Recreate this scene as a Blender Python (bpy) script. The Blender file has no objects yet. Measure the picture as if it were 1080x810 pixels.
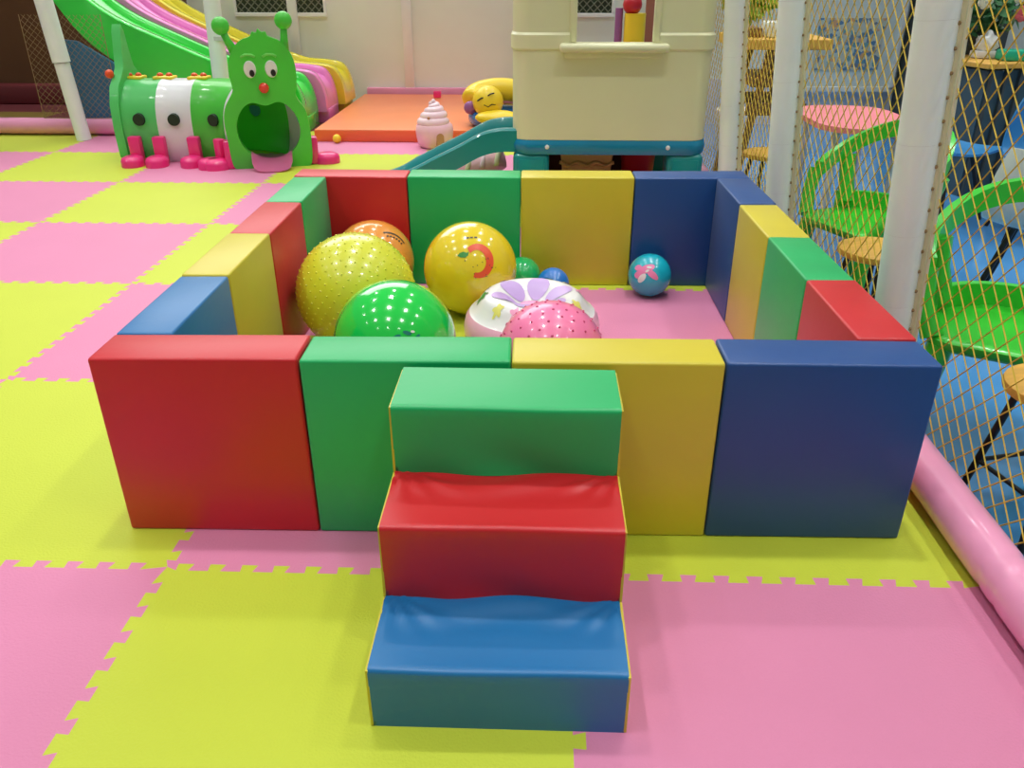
import bpy, bmesh, math, random
from mathutils import Vector, Matrix
random.seed(7)
PI = math.pi
sc = bpy.context.scene
COL = sc.collection

# ------------------------------------------------------------------ materials
def lin(c):
    c = c / 255.0
    return c / 12.92 if c <= .04045 else ((c + .055) / 1.055) ** 2.4
def rgb(t): return (lin(t[0]), lin(t[1]), lin(t[2]), 1)
MATS = {}
def mat(name, c, rough=.5, coat=0., bump=0., bscale=60., var=.04, vscale=3., metal=0., spec=.5, emis=0., stretch=None, sheen=0., trans=0., transl=0.):
    if name in MATS: return MATS[name]
    m = bpy.data.materials.new(name); m.use_nodes = True
    nt = m.node_tree; b = nt.nodes['Principled BSDF']
    b.inputs['Roughness'].default_value = rough
    b.inputs['Metallic'].default_value = metal
    b.inputs['Specular IOR Level'].default_value = spec
    b.inputs['Coat Weight'].default_value = coat
    b.inputs['Coat Roughness'].default_value = .08
    if sheen: b.inputs['Sheen Weight'].default_value = sheen; b.inputs['Sheen Roughness'].default_value = .45
    if trans: b.inputs['Transmission Weight'].default_value = trans
    tc = nt.nodes.new('ShaderNodeTexCoord')
    src = tc.outputs['Object']
    if stretch:
        mp = nt.nodes.new('ShaderNodeMapping'); mp.inputs['Scale'].default_value = stretch
        nt.links.new(src, mp.inputs['Vector']); src = mp.outputs['Vector']
    n = nt.nodes.new('ShaderNodeTexNoise'); n.inputs['Scale'].default_value = vscale; n.inputs['Detail'].default_value = 3
    nt.links.new(src, n.inputs['Vector'])
    r = nt.nodes.new('ShaderNodeValToRGB')
    base = rgb(c)
    r.color_ramp.elements[0].position = .3; r.color_ramp.elements[1].position = .7
    r.color_ramp.elements[0].color = tuple(max(0, x * (1 - var)) for x in base[:3]) + (1,)
    r.color_ramp.elements[1].color = tuple(min(1, x * (1 + var)) for x in base[:3]) + (1,)
    nt.links.new(n.outputs['Fac'], r.inputs['Fac'])
    nt.links.new(r.outputs['Color'], b.inputs['Base Color'])
    if bump:
        n2 = nt.nodes.new('ShaderNodeTexNoise'); n2.inputs['Scale'].default_value = bscale; n2.inputs['Detail'].default_value = 2
        nt.links.new(src, n2.inputs['Vector'])
        bp = nt.nodes.new('ShaderNodeBump'); bp.inputs['Strength'].default_value = bump; bp.inputs['Distance'].default_value = .004
        nt.links.new(n2.outputs['Fac'], bp.inputs['Height']); nt.links.new(bp.outputs['Normal'], b.inputs['Normal'])
    if transl:                                   # thin moulded plastic lets some light through
        tr = nt.nodes.new('ShaderNodeBsdfTranslucent'); mx = nt.nodes.new('ShaderNodeMixShader'); mx.inputs['Fac'].default_value = transl
        nt.links.new(r.outputs['Color'], tr.inputs['Color'])
        out = nt.nodes['Material Output']
        nt.links.new(b.outputs['BSDF'], mx.inputs[1]); nt.links.new(tr.outputs['BSDF'], mx.inputs[2]); nt.links.new(mx.outputs['Shader'], out.inputs['Surface'])
    MATS[name] = m
    return m

VR = dict(rough=.42, bump=.12, bscale=30, var=.05, vscale=2.5, spec=.6, sheen=.08)
RED = mat('red vinyl', (198, 18, 30), **VR)
GREEN = mat('green vinyl', (0, 174, 94), **VR)
YELLOW = mat('yellow vinyl', (206, 192, 44), **VR)
BLUE = mat('blue vinyl', (4, 110, 170), **VR)
NAVY = mat('navy vinyl', (6, 70, 136), **VR)
MATY = mat('yellow foam mat', (194, 208, 60), rough=.55, bump=.35, bscale=160, var=.04, vscale=1.2, spec=.3, sheen=.08)
MATP = mat('pink foam mat', (216, 134, 170), rough=.55, bump=.35, bscale=160, var=.04, vscale=1.2, spec=.3, sheen=.08)
MATY_SHADE = mat('yellow mat in painted shade', (140, 118, 48), rough=.6)  # yellow mat with the far shade put into its colour
MATP_SHADE = mat('pink mat in painted shade', (120, 52, 58), rough=.6)  # pink mat darkened to red, shade put into its colour
B_YEL = mat('yellow rubber', (212, 216, 50), rough=.28, coat=.5)
B_YEL2 = mat('warm yellow rubber', (230, 204, 36), rough=.18, coat=.8)
B_GRN = mat('green rubber', (20, 206, 70), rough=.15, coat=.9)
B_GRN2 = mat('mint green rubber', (24, 180, 96), rough=.2, coat=.7)
B_ORG = mat('orange rubber', (228, 150, 62), rough=.2, coat=.7)
B_BLU = mat('blue rubber', (30, 116, 200), rough=.2, coat=.7)
B_TEAL = mat('teal rubber', (24, 176, 196), rough=.2, coat=.7)
B_PINK = mat('pink rubber', (242, 122, 168), rough=.3, coat=.5)
PINKD = mat('deep pink dots', (206, 70, 120), rough=.4)
WHITE = mat('white plastic', (228, 228, 224), rough=.35)
WHITEV = mat('white vinyl', (226, 226, 224), rough=.3, coat=.4)
PINKV = mat('pale pink vinyl', (240, 176, 204), rough=.3, coat=.4)
PURP = mat('lilac print', (190, 160, 214), rough=.35)
LEAFP = mat('green print', (44, 140, 50), rough=.35)
REDP = mat('red print', (232, 84, 46), rough=.35)
PINKP = mat('pink print', (238, 160, 196), rough=.35)
YELP = mat('yellow print', (226, 220, 110), rough=.35)
DARKP = mat('dark print', (66, 60, 44), rough=.4)
TEALP = mat('dark teal print', (10, 120, 110), rough=.35)
CATG = mat('leaf green plastic', (92, 222, 78), rough=.32, coat=.3, transl=.3)
CATG2 = mat('mint plastic', (100, 220, 122), rough=.32, coat=.3, transl=.3)
CATW = mat('milk white plastic', (236, 238, 240), rough=.32, coat=.3, transl=.18)
CATP = mat('magenta plastic', (236, 44, 128), rough=.3, coat=.4)
TONGUE = mat('pink tongue plastic', (232, 132, 178), rough=.35)
NOSE = mat('red plastic', (222, 58, 40), rough=.25, coat=.5)
BLACK = mat('black plastic', (18, 20, 20), rough=.35)
HOLED = mat('painted hole shade', (14, 44, 22), rough=.6)  # disc colour stands for the shade inside the tunnel
CYAN = mat('cyan hole light', (110, 214, 244), rough=.4, transl=.5)  # disc colour stands for the light seen through the holes
BROWPL = mat('pale green brow', (118, 226, 100), rough=.35)
CLIPY = mat('yellow clip', (240, 214, 50), rough=.35)
CLIPR = mat('red clip', (228, 84, 34), rough=.35)
SL_G = mat('green slide plastic', (56, 224, 72), rough=.2, coat=.6)
SL_P = mat('pink slide plastic', (240, 132, 206), rough=.22, coat=.6)
SL_Y = mat('yellow slide plastic', (228, 216, 40), rough=.25, coat=.5)
ORANGE = mat('orange vinyl', (240, 108, 62), rough=.4, coat=.15)
ORANGET = mat('pale orange vinyl', (242, 142, 92), rough=.4, coat=.15)
POSTW = mat('white foam post', (240, 250, 246), rough=.4, bump=.1, bscale=20)
TAPE = mat('white tape', (204, 210, 206), rough=.35)
LASH = mat('cream rope', (226, 222, 186), rough=.8)
ROPE = mat('yellow rope', (214, 184, 64), rough=.7)
ROPED = mat('tan rope', (150, 124, 84), rough=.8)
TUBEP = mat('pink foam tube', (240, 160, 196), rough=.28, coat=.5, bump=.2, bscale=14)
PADB = mat('steel blue pad', (96, 160, 178), rough=.5)
PADBL = mat('blue pad', (52, 112, 150), rough=.5)
WALLB = mat('brown wall', (112, 76, 44), rough=.8, var=.1, vscale=2)
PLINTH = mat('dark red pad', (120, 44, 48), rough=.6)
WALLW = mat('cream panel', (236, 244, 230), rough=.5, var=.015)
FRAMEW = mat('white frame', (240, 244, 240), rough=.4)
MESHD = mat('dark green mesh backing', (52, 66, 48), rough=.8)
MESHL = mat('pale wire', (118, 126, 104), rough=.6)
CREAM = mat('cream plastic', (226, 226, 184), rough=.4, bump=.05, bscale=200, var=.015)
TEAL = mat('teal plastic', (0, 128, 168), rough=.35, coat=.2)
TEALS = mat('sea green plastic', (0, 138, 138), rough=.35, coat=.2)
TAN = mat('tan plastic', (240, 180, 110), rough=.45)
REDPL = mat('crimson plastic', (190, 28, 44), rough=.35)
YELPL = mat('yellow plastic', (242, 212, 44), rough=.35)
PURPL = mat('purple plastic', (150, 90, 150), rough=.4)
BROWNW = mat('brown board', (164, 104, 84), rough=.6)
ICEW = mat('pale pink plastic', (246, 216, 226), rough=.35, coat=.2)
ICEP = mat('rose plastic', (244, 196, 208), rough=.35, coat=.2)
DOORB = mat('brown door plastic', (190, 140, 96), rough=.5)
BLUEF = mat('blue cafe floor', (76, 146, 206), rough=.16, coat=.6, var=.06, vscale=2)
WALLC = mat('pale cafe wall', (224, 236, 232), rough=.6, var=.02)
WALLL = mat('lavender dado', (214, 220, 236), rough=.6, var=.03)
WOOD = mat('golden wood', (222, 172, 74), rough=.45, var=.12, vscale=6, stretch=(1, 8, 1))
WOODD = mat('brown wood', (124, 92, 48), rough=.5, var=.12, vscale=6, stretch=(8, 1, 1))
LEGB = mat('black metal', (20, 18, 16), rough=.45)
CHG = mat('bright green plastic', (56, 196, 48), rough=.3, coat=.3)
CHGD = mat('grass green plastic', (38, 158, 40), rough=.3, coat=.3)
PINKT = mat('pink table top', (238, 136, 148), rough=.4)
SLATE = mat('slate panel', (52, 82, 96), rough=.5, var=.15, vscale=4)
DARKW = mat('charcoal column', (62, 72, 74), rough=.5)
TRAYG = mat('jade plastic', (30, 178, 140), rough=.35)
LEAF = mat('leaf green', (34, 104, 50), rough=.5, var=.3, vscale=30)
FLR = mat('coral petals', (226, 96, 100), rough=.6)
FLW = mat('cream petals', (232, 228, 190), rough=.6)
CHB = mat('sky blue plastic', (50, 132, 190), rough=.35)
GREYF = mat('dark grey floor', (84, 92, 98), rough=.4)

# printed dots on the framed poster: voronoi cells of colour
def poster_mat():
    m = bpy.data.materials.new('poster print'); m.use_nodes = True
    nt = m.node_tree; b = nt.nodes['Principled BSDF']; b.inputs['Roughness'].default_value = .4
    tc = nt.nodes.new('ShaderNodeTexCoord'); v = nt.nodes.new('ShaderNodeTexVoronoi'); v.inputs['Scale'].default_value = 26
    nt.links.new(tc.outputs['Object'], v.inputs['Vector'])
    sep = nt.nodes.new('ShaderNodeSeparateColor'); nt.links.new(v.outputs['Color'], sep.inputs['Color'])
    r = nt.nodes.new('ShaderNodeValToRGB'); cr = r.color_ramp; cr.interpolation = 'CONSTANT'
    stops = [(0, (96, 146, 186)), (.18, (206, 218, 208)), (.46, (120, 176, 186)), (.56, (212, 212, 194)), (.76, (120, 140, 164)), (.84, (222, 176, 130)), (.89, (200, 214, 210))]
    cr.elements[0].position = 0; cr.elements[0].color = rgb(stops[0][1])
    cr.elements[1].position = stops[1][0]; cr.elements[1].color = rgb(stops[1][1])
    for p, c in stops[2:]:
        e = cr.elements.new(p); e.color = rgb(c)
    nt.links.new(sep.outputs[0], r.inputs['Fac']); nt.links.new(r.outputs['Color'], b.inputs['Base Color'])
    return m
POSTER = poster_mat()

# ------------------------------------------------------------------ object helpers
def wmat(o):
    m = Matrix.Identity(4)
    while o is not None:
        m = o.matrix_basis @ m; o = o.parent
    return m
def obj(name, bm, m, parent=None, smooth=False, angle=None, local=False):
    me = bpy.data.meshes.new(name)
    if parent is not None and not local:
        bmesh.ops.transform(bm, matrix=wmat(parent).inverted(), verts=bm.verts)
    bmesh.ops.recalc_face_normals(bm, faces=bm.faces)
    bm.to_mesh(me); bm.free()
    for x in (m if isinstance(m, (list, tuple)) else [m]): me.materials.append(x)
    o = bpy.data.objects.new(name, me); COL.objects.link(o)
    if parent is not None: o.parent = parent
    if smooth:
        me.polygons.foreach_set('use_smooth', [True] * len(me.polygons))
        if angle: me.set_sharp_from_angle(angle=math.radians(angle))
    return o
def tag(o, label=None, cat=None, group=None, kind=None):
    if label: o['label'] = label
    if cat: o['category'] = cat
    if group: o['group'] = group
    if kind: o['kind'] = kind
    return o
def thing(name, label, cat, loc=(0, 0, 0), rz=0, group=None):
    o = bpy.data.objects.new(name, None); COL.objects.link(o)
    o.empty_display_size = .1
    o.location = loc; o.rotation_euler = (0, 0, rz)
    o.matrix_basis = Matrix.Translation(loc) @ Matrix.Rotation(rz, 4, 'Z')
    return tag(o, label, cat, group)
def struct(name, bm, m, parent=None, **k):
    o = obj(name, bm, m, parent, **k)
    if parent is None: o['kind'] = 'structure'
    return o
def copy_tree(o, parent=None, loc=None, rz=None, label=None):
    c = o.copy(); COL.objects.link(c); c.parent = parent
    for ch in list(o.children): copy_tree(ch, c)
    if loc is not None: c.matrix_basis = Matrix.Translation(loc) @ Matrix.Rotation(rz or 0, 4, 'Z')
    if label: c['label'] = label
    return c

# ------------------------------------------------------------------ shape helpers
def BM(): return bmesh.new()
def box(bm, x0, x1, y0, y1, z0, z1, bev=0., seg=2, M=None, mi=0):
    r = bmesh.ops.create_cube(bm, size=1.0)
    vs = r['verts']
    bmesh.ops.scale(bm, vec=(x1 - x0, y1 - y0, z1 - z0), verts=vs)
    bmesh.ops.translate(bm, vec=((x0 + x1) / 2, (y0 + y1) / 2, (z0 + z1) / 2), verts=vs)
    fs = list({f for v in vs for f in v.link_faces})
    if bev:
        es = list({e for v in vs for e in v.link_edges})
        rr = bmesh.ops.bevel(bm, geom=es, offset=bev, segments=seg, profile=.5, affect='EDGES')
        vs = list({v for f in rr['faces'] for v in f.verts})
        fs = list({f for v in vs for f in v.link_faces})
    for f in fs: f.material_index = mi
    if M is not None: bmesh.ops.transform(bm, matrix=M, verts=vs)
    return bm
def ball(bm, c, r, seg=32, sx=1, sy=1, sz=1, M=None):
    rr = bmesh.ops.create_uvsphere(bm, u_segments=seg, v_segments=max(8, seg // 2), radius=r)
    bmesh.ops.scale(bm, vec=(sx, sy, sz), verts=rr['verts'])
    if M is not None: bmesh.ops.transform(bm, matrix=M, verts=rr['verts'])
    bmesh.ops.translate(bm, vec=c, verts=rr['verts'])
    return bm
def tube(bm, pts, rad, seg=10, cap=True):
    pts = [Vector(p) for p in pts]
    if not isinstance(rad, (list, tuple)): rad = [rad] * len(pts)
    n = len(pts); rings = []; up = None
    for i, p in enumerate(pts):
        t = (pts[min(n - 1, i + 1)] - pts[max(0, i - 1)]).normalized()
        if up is None:
            up = Vector((0, 0, 1)) if abs(t.z) < .95 else Vector((1, 0, 0))
        a = (up - t * up.dot(t)).normalized(); up = a
        b = t.cross(a)
        rings.append([bm.verts.new(p + (a * math.cos(2 * PI * k / seg) + b * math.sin(2 * PI * k / seg)) * rad[i]) for k in range(seg)])
    for i in range(n - 1):
        for k in range(seg):
            bm.faces.new((rings[i][k], rings[i][(k + 1) % seg], rings[i + 1][(k + 1) % seg], rings[i + 1][k]))
    if cap:
        bm.faces.new(rings[0][::-1]); bm.faces.new(rings[-1])
    return bm
def lathe(bm, prof, c=(0, 0, 0), seg=32, mod=None):
    rings = []
    for r, z in prof:
        if r < 1e-6: rings.append([bm.verts.new((c[0], c[1], c[2] + z))]); continue
        ring = []
        for k in range(seg):
            a = 2 * PI * k / seg; q = r
            if mod: q = r * mod(a, z)
            ring.append(bm.verts.new((c[0] + q * math.cos(a), c[1] + q * math.sin(a), c[2] + z)))
        rings.append(ring)
    for A, B in zip(rings, rings[1:]):
        for k in range(seg):
            k2 = (k + 1) % seg
            if len(A) == 1 and len(B) == 1: continue
            if len(A) == 1: bm.faces.new((A[0], B[k2], B[k]))
            elif len(B) == 1: bm.faces.new((A[k], A[k2], B[0]))
            else: bm.faces.new((A[k], A[k2], B[k2], B[k]))
    return bm
def prism(bm, pts, depth, M=None, bev=0., mi=0):
    """polygon in local (x,z), extruded along +y by depth"""
    vs = [bm.verts.new((x, 0, z)) for x, z in pts]
    f = bm.faces.new(vs)
    r = bmesh.ops.extrude_face_region(bm, geom=[f])
    nv = [e for e in r['geom'] if isinstance(e, bmesh.types.BMVert)]
    bmesh.ops.translate(bm, vec=(0, depth, 0), verts=nv)
    allv = vs + nv
    if bev:
        fs = {f2 for v in allv for f2 in v.link_faces}
        es = [e for e in {e for v in allv for e in v.link_edges} if len(e.link_faces) == 2 and e.calc_face_angle(0) > .9 and abs(e.verts[0].co.y - e.verts[1].co.y) < 1e-6]
        rr = bmesh.ops.bevel(bm, geom=es, offset=bev, segments=2, profile=.5, affect='EDGES', clamp_overlap=True)
        allv = list(set([v for v in allv if v.is_valid] + [v for f2 in rr['faces'] for v in f2.verts]))
    for f2 in {f2 for v in allv for f2 in v.link_faces}: f2.material_index = mi
    if M is not None: bmesh.ops.transform(bm, matrix=M, verts=allv)
    return bm
def ell(cx, cz, rx, rz, n=28, a0=0, a1=2 * PI, rot=0):
    out = []
    for k in range(n):
        a = a0 + (a1 - a0) * k / (n if abs(a1 - a0 - 2 * PI) < 1e-6 else n - 1)
        x, z = rx * math.cos(a), rz * math.sin(a)
        out.append((cx + x * math.cos(rot) - z * math.sin(rot), cz + x * math.sin(rot) + z * math.cos(rot)))
    return out
def smoothline(pts, n=8):
    P = [Vector(p) for p in pts]; P = [P[0] * 2 - P[1]] + P + [P[-1] * 2 - P[-2]]
    out = []
    for i in range(1, len(P) - 2):
        for k in range(n):
            t = k / n
            out.append(.5 * ((2 * P[i]) + (P[i + 1] - P[i - 1]) * t + (2 * P[i - 1] - 5 * P[i] + 4 * P[i + 1] - P[i + 2]) * t * t + (-P[i - 1] + 3 * P[i] - 3 * P[i + 1] + P[i + 2]) * t ** 3))
    out.append(P[-2]); return out
def patch(bm, poly, fn, cuts=2):
    """flat 2-D polygon laid on a curved surface by fn(u,v)->Vector"""
    t = bmesh.new()
    f = t.faces.new([t.verts.new((u, v, 0)) for u, v in poly])
    bmesh.ops.triangulate(t, faces=[f])
    if cuts: bmesh.ops.subdivide_edges(t, edges=t.edges[:], cuts=cuts)
    nv = [bm.verts.new(fn(v.co.x, v.co.y)) for v in t.verts]
    t.verts.index_update()
    for f in t.faces: bm.faces.new([nv[v.index] for v in f.verts])
    t.free()
    return bm
_T = {}
def nub(bm, c, d, r, sz=.85):
    """small half-round nub sitting on a surface, axis d"""
    u = d.orthogonal().normalized(); v = d.cross(u); rings = []
    for k in range(3):
        a = k * PI / 6 - .1; q = r * math.cos(a); h = r * sz * math.sin(a)
        rings.append([bm.verts.new(c + d * h + (u * math.cos(2 * PI * j / 7) + v * math.sin(2 * PI * j / 7)) * q) for j in range(7)])
    tp = bm.verts.new(c + d * r * sz)
    for A, B in zip(rings, rings[1:]):
        for j in range(7): bm.faces.new((A[j], A[(j + 1) % 7], B[(j + 1) % 7], B[j]))
    for j in range(7): bm.faces.new((rings[-1][j], rings[-1][(j + 1) % 7], tp))
def on_ball(c, R, d):
    """frame on a ball looking along direction d: u to the right, v up"""
    c = Vector(c); d = Vector(d).normalized()
    u = Vector((0, 0, 1)).cross(d).normalized(); v = d.cross(u)
    def fn(a, b):
        q = (d + u * a + v * b).normalized()
        return c + q * R
    return fn

# ------------------------------------------------------------------ camera
cam = bpy.data.cameras.new('camera'); co = bpy.data.objects.new('camera', cam); COL.objects.link(co)
cam.sensor_fit = 'HORIZONTAL'; cam.sensor_width = 36; cam.lens = 858.51 / 1080 * 36
co.location = (0, 0, 1.3207); co.rotation_euler = (PI / 2 - .4727, 0, .0339)
cam.clip_start = .05; cam.clip_end = 60
sc.camera = co

# ------------------------------------------------------------------ floor of interlocking foam mats
GX, GY = -.907, 1.559
def teeth():
    """jigsaw edge from 0 to 1: list of (t, offset)"""
    out = [(0, 0)]; a = .0125; p = .08; d = .007
    for k in range(12):
        s = .02 + k * p
        out += [(s + .5 * p * .5 - d, -a), (s + .25 * p - d - .004, a), (s + .75 * p + d + .004, a), (s + .75 * p - d, -a)] if False else \
               [(s + .006, -a), (s - .002 + .006, a), (s + .044, a), (s + .036, -a)]
    out.append((1, 0)); return out
TT = teeth()
def hedge(i, j): return [(GX + i + t, GY + j + o) for t, o in TT]
def vedge(i, j): return [(GX + i + o, GY + j + t) for t, o in TT]
def mats_mesh(i0, i1, j0, j1, xmax=None):
    bm = BM()
    for i in range(i0, i1):
        for j in range(j0, j1):
            lo = hedge(i, j); hi = hedge(i, j + 1); le = vedge(i, j); ri = vedge(i + 1, j)
            poly = lo[:-1] + ri[:-1] + hi[::-1][:-1] + le[::-1][:-1]
            if i == i1 - 1 and xmax:
                poly = lo[:-1] + [(GX + i + 1, GY + j)] + [(GX + i + 1, GY + j + 1)] + hi[::-1][1:-1] + le[::-1][:-1]
            f = bm.faces.new([bm.verts.new((x, y, 0)) for x, y in poly])
            f.material_index = (i + j) % 2
            if f.calc_area() and f.normal.z < 0: f.normal_flip()
    return bm
bm = mats_mesh(-6, 2, -3, 6)
bm.normal_update()
fl = struct('floor', bm, [MATP, MATY])
# thin pad under it so that the platform has an edge toward the lower cafe floor
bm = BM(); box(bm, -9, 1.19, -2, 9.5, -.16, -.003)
struct('floor', bm, MATP_SHADE)
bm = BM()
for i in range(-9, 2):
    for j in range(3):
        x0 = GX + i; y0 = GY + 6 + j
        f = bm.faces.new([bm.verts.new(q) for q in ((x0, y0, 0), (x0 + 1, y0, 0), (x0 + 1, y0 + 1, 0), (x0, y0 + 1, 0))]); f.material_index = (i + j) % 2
struct('floor', bm, [MATP_SHADE, MATY_SHADE])  # mats beyond the barrier: their shade is in the colours
bm = BM()
for i in range(-9, -6):
    for j in range(-2, 6):
        x0 = GX + i; y0 = GY + j
        f = bm.faces.new([bm.verts.new(q) for q in ((x0, y0, 0), (x0 + 1, y0, 0), (x0 + 1, y0 + 1, 0), (x0, y0 + 1, 0))]); f.material_index = (i + j) % 2
struct('floor', bm, [MATP, MATY])

# ------------------------------------------------------------------ the soft block ball pit
BX, BY, PHI, W, H, T, WD = -1.0667, 1.7039, .0125, .5032, .5, .1493, .4335
BMX = Matrix.Translation((BX, BY, 0)) @ Matrix.Rotation(PHI, 4, 'Z')
def soft_block(x0, x1, y0, y1, m, label, h=H):
    g = .0016
    c = BMX @ Vector(((x0 + x1) / 2, (y0 + y1) / 2, 0))
    bm = BM()
    box(bm, -(x1 - x0) / 2 + g, (x1 - x0) / 2 - g, -(y1 - y0) / 2 + g, (y1 - y0) / 2 - g, 0, h, bev=.0075, seg=3)
    for v in bm.verts:                        # sewn vinyl: very slightly uneven corners
        v.co.x += .0005 * math.sin(9 * v.co.z + 5 * v.co.y + c.x * 7)
        if v.co.z > .4: v.co.z += .002 * math.sin(6 * v.co.x + c.x * 11 + c.y * 5)
    o = obj('soft_play_block', bm, m, smooth=True, angle=40)
    o.matrix_basis = Matrix.Translation(c) @ Matrix.Rotation(PHI, 4, 'Z')
    return tag(o, label, 'play block', 'soft blocks walling the ball pit')
fr = [(RED, 'red soft block, left end of the pit wall nearest the steps'), (GREEN, 'green soft block in the front pit wall, half hidden behind the steps'),
      (YELLOW, 'yellow soft block in the front pit wall, right behind the steps'), (NAVY, 'navy blue soft block at the right end of the front pit wall')]
for i, (m, l) in enumerate(fr): soft_block(i * W, (i + 1) * W, 0, T, m, l)
lf = [(BLUE, 'blue soft block in the left pit wall touching the front red block'), (YELLOW, 'yellow soft block in the left pit wall beside the bumpy ball'),
      (RED, 'red soft block in the left pit wall, between yellow and green blocks'), (GREEN, 'green soft block at the far end of the left pit wall')]
for i, (m, l) in enumerate(lf): soft_block(0, T, T + i * WD, T + (i + 1) * WD, m, l)
rt = [(RED, 'red soft block in the right pit wall, nearest the front'), (GREEN, 'green soft block in the right pit wall, between red and yellow blocks'),
      (YELLOW, 'yellow soft block in the right pit wall beside the green one'), (NAVY, 'blue soft block at the far end of the right pit wall')]
for i, (m, l) in enumerate(rt): soft_block(4 * W - T, 4 * W, T + i * WD, T + (i + 1) * WD, m, l)
bk = [(RED, 'red soft block in the back pit wall, left corner behind orange ball'), (GREEN, 'green soft block in the back pit wall behind the yellow printed ball'),
      (YELLOW, 'yellow soft block in the back pit wall under the cream playhouse'), (NAVY, 'navy soft block in the back pit wall behind the teal ball')]
for i, (m, l) in enumerate(bk): soft_block(i * W, (i + 1) * W, T + 4 * WD, 2 * T + 4 * WD, m, l)

# ------------------------------------------------------------------ foam steps
SX0, SX1 = -.313, .184
st = thing('soft_play_steps', 'three-step foam stair in blue, red and green against the pit front', 'steps', ((SX0 + SX1) / 2, 1.4, 0))
def step(y0, y1, z0, z1, m, name, yin, seed):
    """vinyl cover: rounded riser and a tread with soft creases toward the next riser"""
    bm = BM(); rr = .010
    nx = 56
    prof = [(y0 + .004, z0, 0)] + [(y0 + .004 * (1 - t), z0 + (z1 - z0 - rr) * t, 0) for t in (.12, .3, .5, .7, .88, 1)]
    for k in range(1, 5):
        a = PI / 2 * k / 4; prof.append((y0 + rr - rr * math.cos(a), z1 - rr + rr * math.sin(a), 0))
    nt = 26
    for k in range(1, nt + 1):
        t = k / nt; prof.append((y0 + rr + (yin - y0 - rr) * t, z1, t))
    rows = []
    rnd = random.Random(seed)
    ph = [rnd.uniform(0, 6) for _ in range(6)]
    for (y, z, t) in prof:
        row = []
        for i in range(nx + 1):
            s = i / nx; x = SX0 + .004 + (SX1 - SX0 - .008) * s
            dz = 0; dy = 0
            if t > 0 and yin < 1.69:
                dep = math.sin(PI * min(1, t)) ** .8
                e = max(0, (t - .35) / .65)
                fold = math.sin(5.2 * t * 2.2 + 1.2 * math.sin(2.2 * s * PI + ph[0]) + ph[1])
                rad = math.sin(14 * math.atan2(1 - t, (s - .03) * 2.4) + ph[2]) * math.exp(-((s - .02) ** 2) * 14) + math.sin(14 * math.atan2(1 - t, (1 - s) * 2.4) + ph[3]) * math.exp(-((1 - s) ** 2) * 14)
                dz = -.007 * dep * (1 - (2 * s - 1) ** 2) + .0055 * e * fold * math.sin(PI * s) ** .5 + .006 * e * rad * (1 - e ** 6)
            elif t > 0:
                dz = .003 * math.sin(PI * t) * math.sin(PI * s)
            else:
                q = (z - z0) / (z1 - z0)
                if z0 > .05:
                    dy = -.006 * max(0, 1 - q * 2.2) * math.sin(3.3 * PI * s + ph[4] + q * 6) * math.sin(PI * s)
                dy += .002 * math.sin(2 * PI * s + ph[5]) * q
            row.append(bm.verts.new((x, y + dy, z + dz)))
        rows.append(row)
    for A, B in zip(rows, rows[1:]):
        for i in range(nx): bm.faces.new((A[i], A[i + 1], B[i + 1], B[i]))
    # back and bottom close the cover
    b0 = bm.verts.new((SX0 + .004, y1, z0)); b1 = bm.verts.new((SX1 - .004, y1, z0))
    t0 = bm.verts.new((SX0 + .004, y1, z1 - .012)); t1 = bm.verts.new((SX1 - .004, y1, z1 - .012))
    bm.faces.new((b0, b1, t1, t0)); bm.faces.new((rows[0][0], rows[0][nx], b1, b0))
    o = obj(name, bm, m, st, smooth=True, angle=50)
    return o
s1 = step(1.100, 1.692, 0, .1525, BLUE, 'step', 1.318, 1); s1['label'] = 'blue bottom step'
s2 = step(1.302, 1.692, .1475, .331, RED, 'step', 1.512, 2); s2['label'] = 'red middle step'
s3 = step(1.500, 1.692, .326, .495, GREEN, 'step', 1.692, 3); s3['label'] = 'green top step'
sil = [(1.103, .002), (1.693, .002), (1.693, .488), (1.504, .491), (1.502, .329), (1.305, .326), (1.303, .150), (1.101, .149)]
for x in (SX0, SX1 - .005):
    bm = BM(); prism(bm, sil, .005, M=Matrix(((0, 1, 0, x), (1, 0, 0, 0), (0, 0, 1, 0), (0, 0, 0, 1))))
    obj('side_panel', bm, YELLOW, st)['label'] = 'yellow vinyl side'

# ------------------------------------------------------------------ balls in the pit
def fib(n):
    for k in range(n):
        z = 1 - 2 * (k + .5) / n; a = k * PI * (3 - math.sqrt(5)); r = math.sqrt(1 - z * z)
        yield Vector((r * math.cos(a), r * math.sin(a), z))
def ball_thing(name, label, c, R, m, cat='ball', nubs=0, nr=.006):
    o = thing(name, label, cat, (c[0], c[1], 0))
    bm = BM(); ball(bm, (c[0], c[1], R), R, 64)
    if nubs:
        for d in fib(nubs):
            nub(bm, Vector((c[0], c[1], R)) + d * R, d, nr)
    obj('shell', bm, m, o, smooth=True)
    v = BM(); d = Vector((.3, .8, .55)).normalized(); q = Vector((c[0], c[1], R)) + d * R
    rr = bmesh.ops.create_cone(v, cap_ends=True, segments=16, radius1=.008, radius2=.006, depth=.004)
    bmesh.ops.transform(v, matrix=Matrix.Translation(q) @ d.to_track_quat('Z', 'Y').to_matrix().to_4x4(), verts=rr['verts'])
    obj('valve', v, WHITE, o)
    return o
ball_thing('massage_ball', 'large yellow ball covered in small nubs, by left pit wall', (-.690, 2.893), .223, B_YEL, nubs=620, nr=.0035)
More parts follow.
